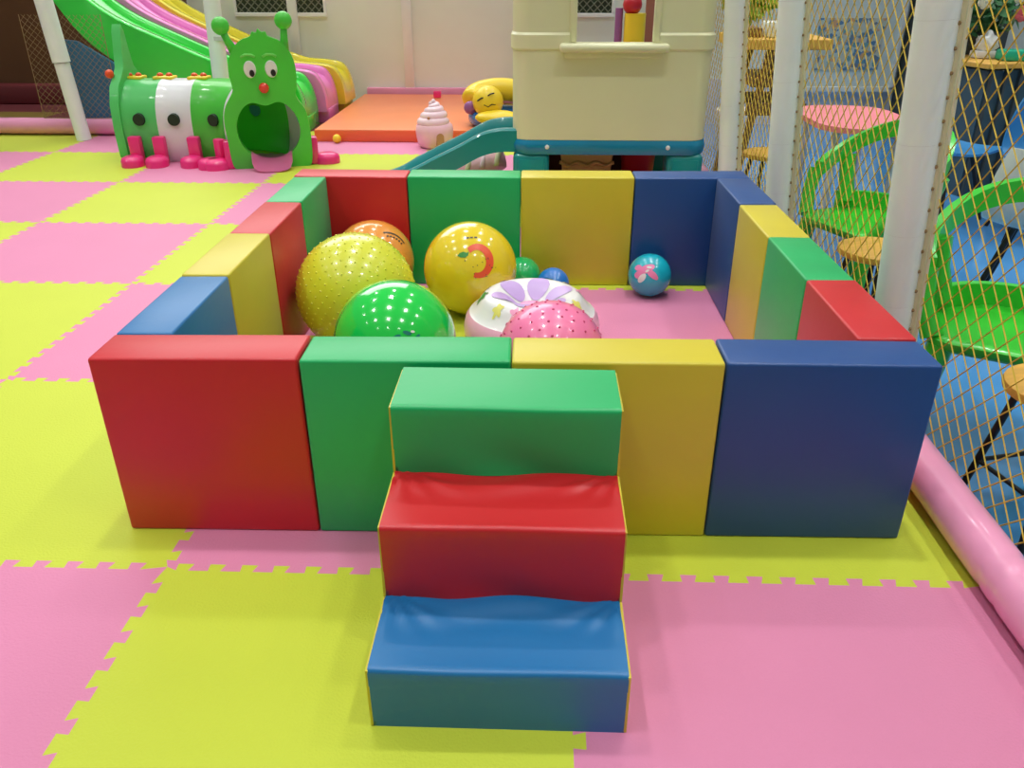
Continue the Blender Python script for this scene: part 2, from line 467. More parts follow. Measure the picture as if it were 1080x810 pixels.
# green ball with small printed marks
g = ball_thing('play_ball', 'shiny green ball just behind the front green block', (-.477, 2.492), .204, B_GRN)
fn = on_ball((-.477, 2.492, .204), .2055, (.28, -.78, .42))
for (u, v, a) in ((-.12, 0, .3), (.05, .04, -.4), (.2, -.05, .8)):
    bm = BM(); patch(bm, ell(u, v, .07, .03, 16, rot=a), fn, 1); obj('print', bm, TEALP, g, smooth=True)
for (u, v, a) in ((.02, -.06, .9), (.14, .05, -.2)):
    bm = BM(); patch(bm, ell(u, v, .035, .02, 14, rot=a), fn, 1); obj('print', bm, WHITE, g, smooth=True)
# orange ball with dark banner print
oc = (-.722, 3.404, .176)
g = ball_thing('play_ball', 'orange ball with dark line print in the back left corner', oc, oc[2], B_ORG)
fn = on_ball(oc, oc[2] + .0012, (.62, -.45, .62))
bm = BM()
arc = ell(-.25, -.25, .62, .62, 14, .25, 1.35); arc2 = ell(-.25, -.25, .57, .57, 14, 1.35, .25)
patch(bm, arc + arc2, fn, 1)
obj('print', bm, DARKP, g, smooth=True)
for k in range(6):
    a = .35 + k * .17; bm = BM(); patch(bm, ell(-.25 + .48 * math.cos(a), -.25 + .48 * math.sin(a), .035, .025, 10), fn, 1)
    obj('print_spot', bm, DARKP, g, smooth=True)
# yellow ball with red crescent print and green leaf
yc = (-.286, 3.262, .195)
g = ball_thing('play_ball', 'smooth yellow ball with red curved print and green leaf', yc, yc[2], B_YEL2)
fn = on_ball(yc, yc[2] + .0012, (.16, -.86, .50))
bm = BM()
outer = ell(.10, -.04, .34, .38, 22, -2.0, 2.3); inner = ell(.06, -.05, .19, .24, 22, 2.35, -1.9)
patch(bm, outer + inner, fn, 2)
obj('print', bm, REDP, g, smooth=True)
bm = BM(); patch(bm, [(-.36, .10), (-.30, .15), (-.22, .17), (-.14, .14), (-.10, .16), (-.12, .08), (-.18, .04), (-.28, .05)], fn, 2)
obj('leaf_print', bm, LEAFP, g, smooth=True)
bm = BM()
rnd = random.Random(3)
for k in range(16): patch(bm, ell(rnd.uniform(-.2, .5), rnd.uniform(-.42, .05), .012, .012, 8), fn, 0)
for x in (-.14, -.05, .05): patch(bm, [(x, .50), (x + .07, .50), (x + .07, .55), (x, .55)], fn, 1)
tag(obj('speck_print', bm, DARKP, g, smooth=True), kind='stuff')
ball_thing('play_ball', 'small mint green ball against the yellow back block', (-.072, 3.500), .083, B_GRN2)
ball_thing('play_ball', 'small blue ball behind the white flower cushion', (.066, 3.425), .072, B_BLU)
# teal ball with pale fish-like blotches
tc_ = (.498, 3.487, .096)
g = ball_thing('play_ball', 'small teal ball with pale pink print at the navy block', tc_, tc_[2], B_TEAL)
fn = on_ball(tc_, tc_[2] + .001, (-.22, -.86, .36))
bm = BM()
for (u, v, a, rx, rz) in ((-.12, .20, .5, .5, .20), (.24, -.02, -.6, .40, .15), (-.42, -.10, .2, .34, .2), (-.56, .28, -.2, .26, .17)): patch(bm, ell(u, v, rx, rz, 16, rot=a), fn, 1)
obj('print', bm, TONGUE, g, smooth=True)
bm = BM()
fn = on_ball(tc_, tc_[2] + .0018, (-.22, -.86, .36))
for (u, v, a, rx, rz) in ((-.26, -.26, .9, .3, .15), (.05, .3, 0, .12, .06), (-.02, .12, .6, .1, .05)): patch(bm, ell(u, v, rx, rz, 14, rot=a), fn, 1)
obj('print', bm, WHITE, g, smooth=True)
# pink knobby ball
pc = (.046, 2.462, .177)
g = ball_thing('massage_ball', 'pink dotted ball in front of the white flower cushion', pc, pc[2], B_PINK)
bm = BM()
for d in fib(230):
    nub(bm, Vector(pc) + d * pc[2], d, .0044)
obj('nub', bm, PINKD, g, smooth=True)['kind'] = 'stuff'
# inflatable cushion with flower print
dc = (-.022, 2.912)
cu = thing('inflatable_cushion', 'round white inflatable cushion with lilac flower print and pink sides', 'cushion', (dc[0], dc[1], 0))
def dz(r):        # height of the top skin
    if r < .05: return .155
    t = (r - .05) / .20
    return .168 + .055 * math.sin(PI * min(1, t * 1.25) * .8) - (.07 * max(0, t - .62) ** 1.5 / .235)
top = [(0.001, .143), (.03, .148), (.05, .168)] + [(r / 1000, dz(r / 1000)) for r in range(60, 231, 10)]
zr = dz(.23)
top += [(.240, zr - .006)]
bm = BM(); lathe(bm, top, (dc[0], dc[1], 0), 56); obj('top_skin', bm, WHITEV, cu, smooth=True)
bm = BM(); lathe(bm, [(.240, zr - .006), (.254, zr - .025), (.262, zr - .06), (.262, .07), (.25, .03), (.225, .006), (.0, .0)], (dc[0], dc[1], 0), 56); obj('side_skin', bm, PINKV, cu, smooth=True)
def onc(u, v): r = math.hypot(u, v); return Vector((dc[0] + u, dc[1] + v, (dz(r) if r <= .23 else dz(.23)) + .0025))
for k in range(6):
    bm = BM(); a = k * PI / 3 + .3; patch(bm, ell(.105 * math.cos(a), .105 * math.sin(a), .054, .043, 18, rot=a), onc, 2)
    obj('petal_print', bm, PURP, cu, smooth=True)
bm = BM(); patch(bm, ell(0, 0, .05, .05, 20), lambda u, v: Vector((dc[0] + u, dc[1] + v, .171)), 0); obj('centre', bm, PINKP, cu)
for m, offs in ((PINKP, (.2, 2.3, 4.4)), (LEAFP, (1.2, 3.2, 5.3)), (YELP, (.75, 2.75, 4.0, 5.8))):
    for a in offs:
        bm = BM()
        fl_ = [(.19 * math.cos(a) + .019 * (1 + .32 * math.cos(5 * t)) * math.cos(t), .19 * math.sin(a) + .019 * (1 + .32 * math.cos(5 * t)) * math.sin(t)) for t in [2 * PI * k / 40 for k in range(40)]]
        patch(bm, fl_, onc, 1)
        obj('small_flower_print', bm, m, cu, smooth=True)

# ------------------------------------------------------------------ caterpillar tunnel
HC = Vector((-1.985, 6.085, 0)); yaw = .27
cat = thing('caterpillar_tunnel', 'green and white plastic caterpillar crawl tunnel with pink feet', 'play tunnel', (-2.5, 6.4, 0))
HM = Matrix.Translation(HC) @ Matrix.Rotation(yaw, 4, 'Z')          # local x right, -y toward the viewer
half = [(.0, .0)]
headL = [(-.215, .0), (-.28, .02), (-.295, .2), (-.30, .34), (-.285, .43), (-.27, .50), (-.262, .55), (-.272, .62), (-.275, .70), (-.255, .77), (-.215, .835), (-.165, .875), (-.12, .89), (-.10, .90), (-.085, .925), (-.06, .92), (-.045, .945)]
headR = [(-.02, .922), (.005, .925), (.015, .90), (.035, .89), (.085, .87), (.13, .83), (.165, .77), (.182, .70), (.182, .62), (.178, .555), (.19, .51), (.23, .465), (.265, .42), (.285, .35), (.295, .2), (.28, .02), (.22, .0)]
HZ, HR = .272, .222
headL = [(x + .055 * min(1, max(0, (z - .42) / .14)), z) for x, z in headL]; headR = [(x + .055 * min(1, max(0, (z - .46) / .10)), z) for x, z in headR]
outline = [tuple(v) for v in smoothline([(x, z, 0) for x, z in headL], 3)] + [tuple(v) for v in smoothline([(x, z, 0) for x, z in headR], 3)]
outline = [(v[0], v[1]) for v in outline]
outline.append((0.0, 0.0))
lip = []
for k in range(64):
    a = 2 * PI * k / 64 - PI / 2
    x, z = HR * math.cos(a), HR * math.sin(a)
    if z > .1: z -= .055 * math.exp(-(x / .075) ** 2)
    lip.append((x, z + HZ))
def plate_hole(bm, outer, inner, y0, y1, M):
    """flat plate with a hole: bridge two loops front and back"""
    def mk(loop, y): return [bm.verts.new((x, y, z)) for x, z in loop]
    for y in (y0, y1):
        o = mk(outer, y); n = mk(inner, y)
        es = [bm.edges.new((o[i], o[(i + 1) % len(o)])) for i in range(len(o))] + [bm.edges.new((n[i], n[(i + 1) % len(n)])) for i in range(len(n))]
        bmesh.ops.triangle_fill(bm, use_beauty=True, edges=es)
        if y == y0: O0, N0 = o, n
        else: O1, N1 = o, n
    for A, B in ((O0, O1), (N0, N1)):
        for i in range(len(A)):
            bm.faces.new((A[i], A[(i + 1) % len(A)], B[(i + 1) % len(B)], B[i]))
    bmesh.ops.transform(bm, matrix=M, verts=bm.verts)
    return bm
bm = BM(); plate_hole(bm, outline, lip, -.035, .035, HM)
head = obj('head', bm, CATG, cat, smooth=True, angle=35)
def hp(x, z, y=-.04): return HM @ Vector((x, y, z))
def disc(bm, x, z, rx, rz, y0, y1, rot=0):
    vs0 = [bm.verts.new(hp(a, b, y0)) for a, b in ell(x, z, rx, rz, 26, rot=rot)]
    vs1 = [bm.verts.new(hp(x + (a - x) * .86, z + (b - z) * .86, y1)) for a, b in ell(x, z, rx, rz, 26, rot=rot)]
    for i in range(26): bm.faces.new((vs0[i], vs0[(i + 1) % 26], vs1[(i + 1) % 26], vs1[i]))
    bm.faces.new(vs1)
for ex in (-.075, .070):
    bm = BM(); disc(bm, ex, .685, .043, .058, -.034, -.05); e = obj('eye', bm, WHITE, head, smooth=True, angle=40)
    bm = BM(); disc(bm, ex + .012, .66, .018, .024, -.049, -.056); obj('pupil', bm, BLACK, head, smooth=True, angle=40)
    bm = BM(); tube(bm, [hp(ex - .05, .765, -.036), hp(ex - .02, .782, -.038), hp(ex + .02, .78, -.038), hp(ex + .045, .765, -.036)], .009, 8); obj('eyebrow', bm, BROWPL, head, smooth=True)
bm = BM(); ball(bm, hp(.005, .56, -.045), .036, 24); obj('nose', bm, NOSE, head, smooth=True)
for side, (bx_, bz, tx, tz) in enumerate(((-.165, .80, -.232, .955), (.175, .80, .190, .985))):
    bm = BM(); tube(bm, [hp(bx_, bz, 0), hp((bx_ + tx) / 2, (bz + tz) / 2 - .01, 0), hp(tx, tz, 0)], [.034, .026, .022], 12)
    an = obj('antenna', bm, CATG, head, smooth=True)
    bm = BM(); ball(bm, hp(tx, tz + .01, 0), .06, 24); obj('antenna_ball', bm, CATG, an, smooth=True)
# tongue
bm = BM()
tp = [(-.145, .085, .03), (-.146, .055, -.05), (-.143, .03, -.12), (-.128, .016, -.175), (-.10, .010, -.205), (-.05, .008, -.222)]
rows = []
for q, (x, z, y) in enumerate(tp):
    row = []
    for i in range(13):
        sx = (-1 + 2 * i / 12) * -x
        zh = HZ - math.sqrt(HR ** 2 - sx * sx) + .008
        k_ = [1, .8, .3, .12, .05, 0][q]
        row.append(bm.verts.new(hp(sx, zh * k_ + (1 - k_) * z, y)))
    rows.append(row)
for A, B in zip(rows, rows[1:]):
    for i in range(12): bm.faces.new((A[i], A[i + 1], B[i + 1], B[i]))
r = bmesh.ops.solidify(bm, geom=bm.faces[:], thickness=.012)
obj('tongue', bm, TONGUE, head, smooth=True, angle=50)
# tunnel path
bdir = Vector((-math.sin(yaw), math.cos(yaw), 0)); nl = Vector((-bdir.y, bdir.x, 0))
RC = .52; CC = HC + nl * RC
a0 = math.atan2(-nl.y, -nl.x); sweep = PI / 2 - yaw * 1.0 + .0
path = []
for k in range(25):
    a = a0 + (PI / 2 - a0) * k / 24
    path.append((CC + Vector((math.cos(a), math.sin(a), 0)) * RC, Vector((-math.sin(a), math.cos(a), 0))))
endp = path[-1][0]
L1 = .63
for k in range(1, 25): path.append((endp + Vector((-L1 * k / 24, 0, 0)), Vector((-1, 0, 0))))
arch = [(-.235, .0), (-.262, .06), (-.275, .16), (-.277, .28), (-.262, .38), (-.225, .46), (-.16, .53), (-.085, .565), (0, .575)]
arch = [(v.x, v.y) for v in smoothline([(a, b, 0) for a, b in arch], 3)]
arch = arch + [(-a, b) for a, b in arch[::-1][1:]]
def ring_at(i, k, grow=0):
    p, d = path[i]; n = Vector((-d.y, d.x, 0))
    x, z = arch[k]
    s = 1 + grow
    return p + n * (-x * s) + Vector((0, 0, z * (1 + grow * .6)))
segs = [(1, 11, CATW), (11, 28, CATG), (28, 38, CATW), (38, 48, CATG2)]
labels = ['white segment behind the head', 'leaf green segment', 'white middle segment', 'mint green tail segment']
for (i0, i1, m), lb in zip(segs, labels):
    bm = BM(); rows = []
    for i in range(i0, i1 + 1):
        e = min(i - i0, i1 - i); gr = .018 if e == 0 else (.012 if e == 1 else 0)
        rows.append([bm.verts.new(ring_at(i, k, gr)) for k in range(len(arch))])
    for A, B in zip(rows, rows[1:]):
        for k in range(len(arch) - 1): bm.faces.new((A[k], A[k + 1], B[k + 1], B[k]))
    bmesh.ops.recalc_face_normals(bm, faces=bm.faces)
    bmesh.ops.solidify(bm, geom=bm.faces[:], thickness=.012)
    sg = obj('tunnel_segment', bm, m, cat, smooth=True, angle=60); sg['label'] = lb
    im = (i0 + i1) // 2
    p, d = path[im]; n = Vector((-d.y, d.x, 0))
    for s in (1, -1):
        if s == 1 and i0 == 1: continue
        bm = BM()
        c0 = p + n * (.268 * s) + Vector((0, 0, .315))
        c1 = p + n * (.292 * s) + Vector((0, 0, .315))
        nrm = n * s
        r = bmesh.ops.create_cone(bm, cap_ends=True, segments=28, radius1=.046, radius2=.042, depth=.03)
        bmesh.ops.transform(bm, matrix=Matrix.Translation((c0 + c1) / 2) @ nrm.to_track_quat('Z', 'Y').to_matrix().to_4x4(), verts=r['verts'])
        obj('porthole', bm, HOLED, sg, smooth=True, angle=40)['label'] = 'dark disc coloured like the shade inside'
        if s == -1:
            bm = BM()
            cc = p - n * .262 + Vector((0, 0, .315))
            r = bmesh.ops.create_cone(bm, cap_ends=True, segments=24, radius1=.05, radius2=.05, depth=.01)
            bmesh.ops.transform(bm, matrix=Matrix.Translation(cc) @ n.to_track_quat('Z', 'Y').to_matrix().to_4x4(), verts=r['verts'])
            obj('porthole', bm, CYAN, sg)['label'] = 'cyan disc coloured like light through a hole'
# feet at the seams, both sides
for i in (1, 11, 28, 38, 45):
    p, d = path[i]; n = Vector((-d.y, d.x, 0))
    for s in (1, -1):
        c = p + n * (.315 * s)
        if s == 1 and i == 11: c = c + Vector((-.02, -.03, 0))
        Mx = Matrix.Translation(c) @ Matrix.Rotation(math.atan2((n * s).y, (n * s).x), 4, 'Z')
        bm = BM(); box(bm, -.045, .02, -.045, .045, 0, .20, bev=.014, seg=2, M=Mx)
        ft = obj('foot', bm, CATP, cat, smooth=True, angle=40)
        bm = BM()
        lathe(bm, [(0, .075), (.05, .075), (.078, .062), (.088, .04), (.088, 0), (0, 0)], (0, 0, 0), 24)
        bmesh.ops.scale(bm, vec=(1.05, .92, 1), verts=bm.verts)
        bmesh.ops.transform(bm, matrix=Mx @ Matrix.Translation((.085, 0, 0)), verts=bm.verts)
        obj('toe', bm, CATP, ft, smooth=True, angle=50)
for i in (11, 28, 38, 47):
    p, d = path[i]
    ang = math.atan2(d.y, d.x)
    Mx = Matrix.Translation(p + Vector((0, 0, .578))) @ Matrix.Rotation(ang, 4, 'Z')
    bm = BM(); box(bm, -.075, .075, -.06, .06, -.012, .014, bev=.01, M=Mx)
    cl = obj('clip', bm, CLIPY, cat, smooth=True, angle=40)
    for dx in (-.035, .035):
        bm = BM(); ball(bm, Mx @ Vector((dx, 0, .02)), .024, 14, sz=.7); obj('peg', bm, CLIPR, cl, smooth=True)
# tail panel
TM = Matrix.Translation(path[-1][0] + Vector((-.02, 0, 0))) @ Matrix.Rotation(PI / 2, 4, 'Z')
tl = [(-.25, 0), (-.29, .05), (-.30, .25), (-.285, .42), (-.23, .54), (-.15, .60), (-.09, .66), (-.06, .78), (-.03, .90), (0, .95), (.03, .90), (.05, .78), (.08, .66), (.15, .60), (.23, .54), (.285, .42), (.30, .25), (.29, .05), (.25, 0)]
hole2 = ell(0, .28, .2, .2, 40)
bm = BM(); plate_hole(bm, tl, hole2, -.02, .045, TM); obj('tail_panel', bm, CATG2, cat, smooth=True, angle=35)
bm = BM(); ball(bm, TM @ Vector((-.16, .06, .62)), .032, 14); obj('peg', bm, CLIPR, cat, smooth=True)

# ------------------------------------------------------------------ slides (three lanes)
def lane(bm, prof, y0, y1, hfun, th=.05, lw=.05, zmin=.0):
    rows = []
    P = smoothline([(x, 0, z) for x, z in prof], 7)
    n = len(P)
    for i, p in enumerate(P):
        zb = p.z; zt = zb + hfun(i / (n - 1)); x = p.x
        zlo = max(zb - th, zmin)
        sec = [(y0, zlo), (y0, zt - .012), (y0 + .012, zt), (y0 + lw - .012, zt), (y0 + lw, zt - .012), (y0 + lw + .015, zb + .35 * (zt - zb)), (y0 + lw + .05, zb + .06 * (zt - zb) + .01), (y0 + lw + .11, zb)]
        mid = (y0 + y1) / 2
        full = sec + [(2 * mid - y, z) for y, z in sec[::-1]]
        rows.append([bm.verts.new((x, y, z)) for y, z in full])
    m = len(rows[0])
    for A, B in zip(rows, rows[1:]):
        for k in range(m): bm.faces.new((A[k], A[(k + 1) % m], B[(k + 1) % m], B[k]))
    bm.faces.new(rows[0]); bm.faces.new(rows[-1][::-1])
    return bm
def hslide(t): return .09 if t < .8 else .09 - .07 * (t - .8) / .2
prof = [(-4.72, 2.3), (-4.42, 1.85), (-4.18, 1.42), (-4.0, 1.13), (-3.82, .87), (-3.56, .66), (-3.13, .46), (-2.75, .30), (-2.45, .20), (-2.25, .18), (-2.10, .155), (-2.02, .09), (-1.985, .0), (-1.975, -.085)]
prof = [(x, z + .22) for x, z in prof]
for k, (m, lb, dx) in enumerate(((SL_G, 'green plastic slide lane nearest the caterpillar tunnel', -.12), (SL_P, 'pink plastic slide lane between green and yellow ones', -.04), (SL_Y, 'yellow plastic slide lane, farthest from the caterpillar', .03))):
    y0 = 7.46 + .49 * k
    sl = thing('slide', lb, 'slide', (-2.1 + dx, y0 + .25, 0), 0, 'slide lanes side by side')
    bm = BM(); lane(bm, [(x + dx, z) for x, z in prof], y0, y0 + .48, hslide, lw=.10, th=.30, zmin=.108)
    obj('chute', bm, m, sl, smooth=True, angle=45)
    bm = BM(); box(bm, -2.3 + dx, -1.965 + min(dx, 0), y0 + .05, y0 + .43, 0, .13, bev=.01); obj('foot_block', bm, m, sl, smooth=True, angle=40)

# ------------------------------------------------------------------ landing pad, back wall, left wall
pad = thing('landing_mat', 'orange vinyl landing mat at the foot of the slides', 'mat', (-1.2, 8.1, 0))
bm = BM(); box(bm, -1.92, -.40, 7.06, 9.25, 0, .094, bev=.008, seg=2); obj('side_cover', bm, ORANGE, pad, smooth=True, angle=40)
bm = BM(); box(bm, -1.915, -.405, 7.064, 9.246, .090, .1, bev=.004, seg=2); obj('top_cover', bm, ORANGET, pad, smooth=True, angle=40)
BYW = 9.36
bm = BM(); box(bm, -3.75, 1.15, BYW, BYW + .1, 0, 2.2)
struct('wall_back', bm, WALLW)
for k, x in enumerate((-2.63, -1.425, -.2)):
    bm = BM(); box(bm, x - .05, x + .05, BYW - .05, BYW - .001, .0, 2.2, bev=.006); struct('trim_%d' % (k + 1), bm, FRAMEW, smooth=True, angle=40)
bm = BM(); box(bm, -1.9, 1.1, BYW - .06, BYW - .002, 0, .16, bev=.015); struct('baseboard_back', bm, TUBEP, smooth=True, angle=40)
def mesh_window(name, x0, x1, z0, z1):
    bm = BM(); box(bm, x0, x1, BYW - .012, BYW - .002, z0, z1)
    w = struct(name, bm, MESHD)
    bm = BM(); s = .075
    n = int((x1 - x0 + z1 - z0) / s) + 1
    for k in range(n):
        for sgn in (1, -1):
            a = x0 + k * s - (z1 - z0)
            p0 = (a, z0); p1 = (a + (z1 - z0), z1)
            xa, xb = max(p0[0], x0), min(p1[0], x1)
            if xb - xa < .01: continue
            za, zb = z0 + xa - p0[0], z0 + xb - p0[0]
            if sgn < 0: xa, xb = x0 + x1 - xa, x0 + x1 - xb
            tube(bm, [(xa, BYW - .02, za), (xb, BYW - .02, zb)], .006, 5, False)
    obj('wire_mesh', bm, MESHL, w)
    bm = BM()
    box(bm, x0 - .03, x1 + .03, BYW - .03, BYW, z0 - .04, z0, bev=.005); box(bm, x0 - .03, x0, BYW - .03, BYW, z0, z1, bev=.005); box(bm, x1, x1 + .03, BYW - .03, BYW, z0, z1, bev=.005)
    obj('window_frame', bm, FRAMEW, w)
mesh_window('window_1', -3.22, -2.3, .90, 1.7)
mesh_window('window_2', .20, .72, .90, 1.7)
# left: brown wall beyond the net, dark red padded plinth
bm = BM(); box(bm, -10, -3.75, 9.25, 9.35, 0, 2.6); struct('wall_left', bm, WALLB)
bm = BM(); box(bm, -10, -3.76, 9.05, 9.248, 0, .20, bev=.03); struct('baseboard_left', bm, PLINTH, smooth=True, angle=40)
# left net with white post, pink floor tube, blue pads
def wobble_tube(bm, p0, p1, r, n=40, seg=20, amp=.0):
    p0, p1 = Vector(p0), Vector(p1)
    pts = [p0 + (p1 - p0) * (i / n) for i in range(n + 1)]
    rad = [r * (1 + amp * math.sin(i * 1.7) * math.sin(i * .6)) for i in range(n + 1)]
    return tube(bm, pts, rad, seg)
bm = BM(); wobble_tube(bm, (-4.86, 7.31, .075), (-3.45, 7.31, .075), .07, 30, 18, .01)
tag(obj('padded_tube', bm, TUBEP, smooth=True, angle=60), 'pink padded floor tube at the left, under the white post', 'padding')
bm = BM(); wobble_tube(bm, (-6.2, 7.34, .115), (-4.87, 7.34, .115), .112, 20, 20, .01)
tag(obj('padded_tube', bm, PADB, smooth=True, angle=60), 'steel blue padded tube at the left edge', 'padding')
pt = thing('padded_post', 'white padded post at far left by the brown wall', 'post', (-3.95, 7.08, 0))
bm = BM(); wobble_tube(bm, (-3.93, 7.08, 0), (-3.97, 7.08, .62), .060, 10, 20); obj('sleeve', bm, POSTW, pt, smooth=True, angle=60)
bm = BM(); wobble_tube(bm, (-3.97, 7.08, .625), (-4.07, 7.08, 2.2), .070, 10, 20); obj('sleeve', bm, POSTW, pt, smooth=True, angle=60)
pt = thing('padded_post', 'white padded post rising behind the caterpillar, before the slides', 'post', (-2.64, 7.04, 0))
bm = BM(); wobble_tube(bm, (-2.66, 7.04, 0), (-2.58, 7.04, 2.2), .065, 10, 20); obj('sleeve', bm, POSTW, pt, smooth=True, angle=60)
bm = BM(); tube(bm, [(-2.612, 7.04, .80), (-2.611, 7.04, .83)], .0665, 20); obj('tape_band', bm, TAPE, pt, smooth=True, angle=60)
bm = BM(); prism(bm, [(-4.15, .0), (-3.32, .0), (-3.32, .40), (-3.48, .46), (-3.72, .60), (-3.98, .76), (-4.15, .78)], .04, M=Matrix.Translation((0, 7.455 - .055, 0))); tag(obj('wall_pad', bm, PADBL, smooth=True, angle=40), 'blue padded panel behind the left net, under the green slide', 'padding')

def net(name, label, frame, u0, u1, v0, v1, s, r, m, edge=None, er=.008, parts=True):
    """diamond rope net over the rectangle (u,v); frame maps (u,v) to a point"""
    t = thing(name, label, 'net', frame(u0, v0))
    bm = BM(); hgt = v1 - v0
    a = u0 - hgt
    while a < u1:
        for sgn in (1, -1):
            ua, ub = max(a, u0), min(a + hgt, u1)
            if ub - ua > .02:
                va, vb = v0 + ua - a, v0 + ub - a
                n = max(2, int((ub - ua) / .3)); pts = []
                for i in range(n + 1):
                    q = i / n; u = ua + (ub - ua) * q; v = va + (vb - va) * q
                    if sgn < 0: u = u0 + u1 - u
                    bow = .012 * math.sin(PI * (u - u0) / (u1 - u0)) * math.sin(PI * (v - v0) / hgt * 1.2)
                    pts.append(frame(u, v) + Vector((bow, 0, -.004 * math.sin(PI * (u - u0) / (u1 - u0)))))
                tube(bm, pts, r, 4, False)
        a += s
    obj('mesh_cord', bm, m, t)
    if edge:
        bm = BM()
        for (ua, va), (ub, vb) in (((u0, v0), (u1, v0)), ((u0, v0), (u0, v1)), ((u1, v0), (u1, v1))):
            tube(bm, [frame(ua, va), frame((ua + ub) / 2, (va + vb) / 2), frame(ub, vb)], er, 6, False)
        obj('border_rope', bm, edge, t)
    return t
net('safety_net', 'tan safety net at far left across the white post', lambda u, v: Vector((u, 7.19, v)), -4.30, -3.62, .16, .98, .055, .0015, ROPED, ROPED, .003)

# ------------------------------------------------------------------ right net line: posts, tube, nets
def nx(z): return 1.152 - .072 * z
def net_frame(u, v): return Vector((nx(v) + .045, u, v))
bm = BM()
pts = []; rad = []
for i in range(481):
    y = .55 + i * (6.4 - .55) / 480
    pts.append((1.098 + .004 * math.sin(y * 3), y, .062)); rad.append(.061 * (1 + .010 * math.sin(i * .22) * math.sin(i * .09)))
# crease where two foam lengths meet
for i in range(481):
    y = pts[i][1]
    for yc_ in (1.46, 1.53, 2.9, 4.2): rad[i] *= 1 - .055 * math.exp(-((y - yc_) / .010) ** 2)
tube(bm, pts, rad, 22)
tag(obj('padded_tube', bm, TUBEP, smooth=True, angle=60), 'pink padded tube along the floor under the right-hand net', 'padding')
py = [2.40, 3.80, 4.93]
plab = ['white padded post nearest the camera, at the red block', 'white padded post at the far right corner of the pit', 'white padded post beside the cream playhouse']
for y, lb in zip(py, plab):
    p = thing('padded_post', lb, 'post', (nx(.116) - .02, y, .116), 0, 'padded posts along the right-hand net')
    cuts = [.116, .40, .62, .88, 1.2, 1.55, 2.0]
    for z0, z1 in zip(cuts, cuts[1:]):
        bm = BM(); tube(bm, [(nx(z0) - .02, y, z0), (nx((z0 + z1) / 2) - .02, y, (z0 + z1) / 2), (nx(z1) - .02, y, z1 - .0006)], .056, 22)
        obj('sleeve', bm, POSTW, p, smooth=True, angle=60)
    bm = BM(); tube(bm, [(nx(.118) - .02, y, .118), (nx(2.0) - .02, y, 2.0)], .0553, 22); obj('core', bm, TAPE, p, smooth=True, angle=60)
    bm = BM()
    for side in ((1,)):
        tube(bm, [(nx(.1) + .036, y - .022, .1), (nx(2) + .036, y - .022, 2.0)], .011, 10)
    lsh = obj('lashing_strip', bm, LASH, p, smooth=True, angle=60)
    bm = BM(); z = .2
    while z < 1.9:
        nub(bm, Vector((nx(z) + .024, y - .036, z)), Vector((-.3, -.9, 0)).normalized(), .006); z += .062
    obj('knot', bm, ROPED, lsh)['kind'] = 'stuff'
bays = [(.75, 2.36, 'yellow diamond net in the nearest bay on the right'), (2.44, 3.76, 'yellow diamond net between the two nearer white posts'), (3.84, 4.89, 'yellow diamond net between the two farther white posts'), (4.97, 6.4, 'yellow diamond net beyond the playhouse post')]
for u0, u1, lb in bays: net('safety_net', lb, net_frame, u0, u1, .0, 1.75, .075, .0021, ROPE, LASH, .006)

# ------------------------------------------------------------------ cream playhouse climber with slide
ph = thing('playhouse', 'cream plastic toddler playhouse on a teal base with window shelf', 'playhouse', (.40, 5.5, 0))
PX0, PX1, PY0, PY1 = -.168, .985, 5.0, 6.0
def rrect(x0, x1, y0, y1, r, xs=(), n=6, bx=None):
    out = []
    for (cx, cy, a) in ((x1 - r, y0 + r, -PI / 2), (x1 - r, y1 - r, 0), (x0 + r, y1 - r, PI / 2), (x0 + r, y0 + r, PI)):
        for k in range(n + 1):
            b = a + PI / 2 * k / n; out.append((cx + r * math.cos(b), cy + r * math.sin(b)))
        if a == 0:
            out += [(x, y1) for x in sorted(bx or xs, reverse=True)]
        if a == PI:
            out += [(x, y0) for x in sorted(xs)]
    return out
WX0, WX1, WZ = .192, .628, .945
def shell(bm, off, zs, window=True, th=.03, skip=None):
    rows = []
    for z, o in zs:
        rows.append([bm.verts.new((x, y, z)) for x, y in rrect(PX0 - off - o, PX1 + off + o, PY0 - off - o, PY1 + off + o, .11, (WX0, WX1), bx=(WX0 - .12, WX1 + .2))])
    m = len(rows[0])
    for j, (A, B) in enumerate(zip(rows, rows[1:])):
        for k in range(m):
            c = (A[k].co + A[(k + 1) % m].co + B[k].co + B[(k + 1) % m].co) / 4
            if window and ((c.z > WZ and c.y < 5.1 and WX0 < c.x < WX1) or (c.z > .66 and c.y > 5.9 and WX0 - .12 < c.x < WX1 + .2)): continue
            bm.faces.new((A[k], A[(k + 1) % m], B[(k + 1) % m], B[k]))
    bmesh.ops.recalc_face_normals(bm, faces=bm.faces)
    bmesh.ops.solidify(bm, geom=bm.faces[:], thickness=th)
    return bm
bm = BM(); shell(bm, 0, [(.392, -.012), (.405, .0), (.65, .0), (.898, .0), (.910, .010), (.945, .010), (.982, .010), (.995, 0), (1.25, 0), (1.42, 0)])
body = obj('wall_shell', bm, CREAM, ph, smooth=True, angle=30)
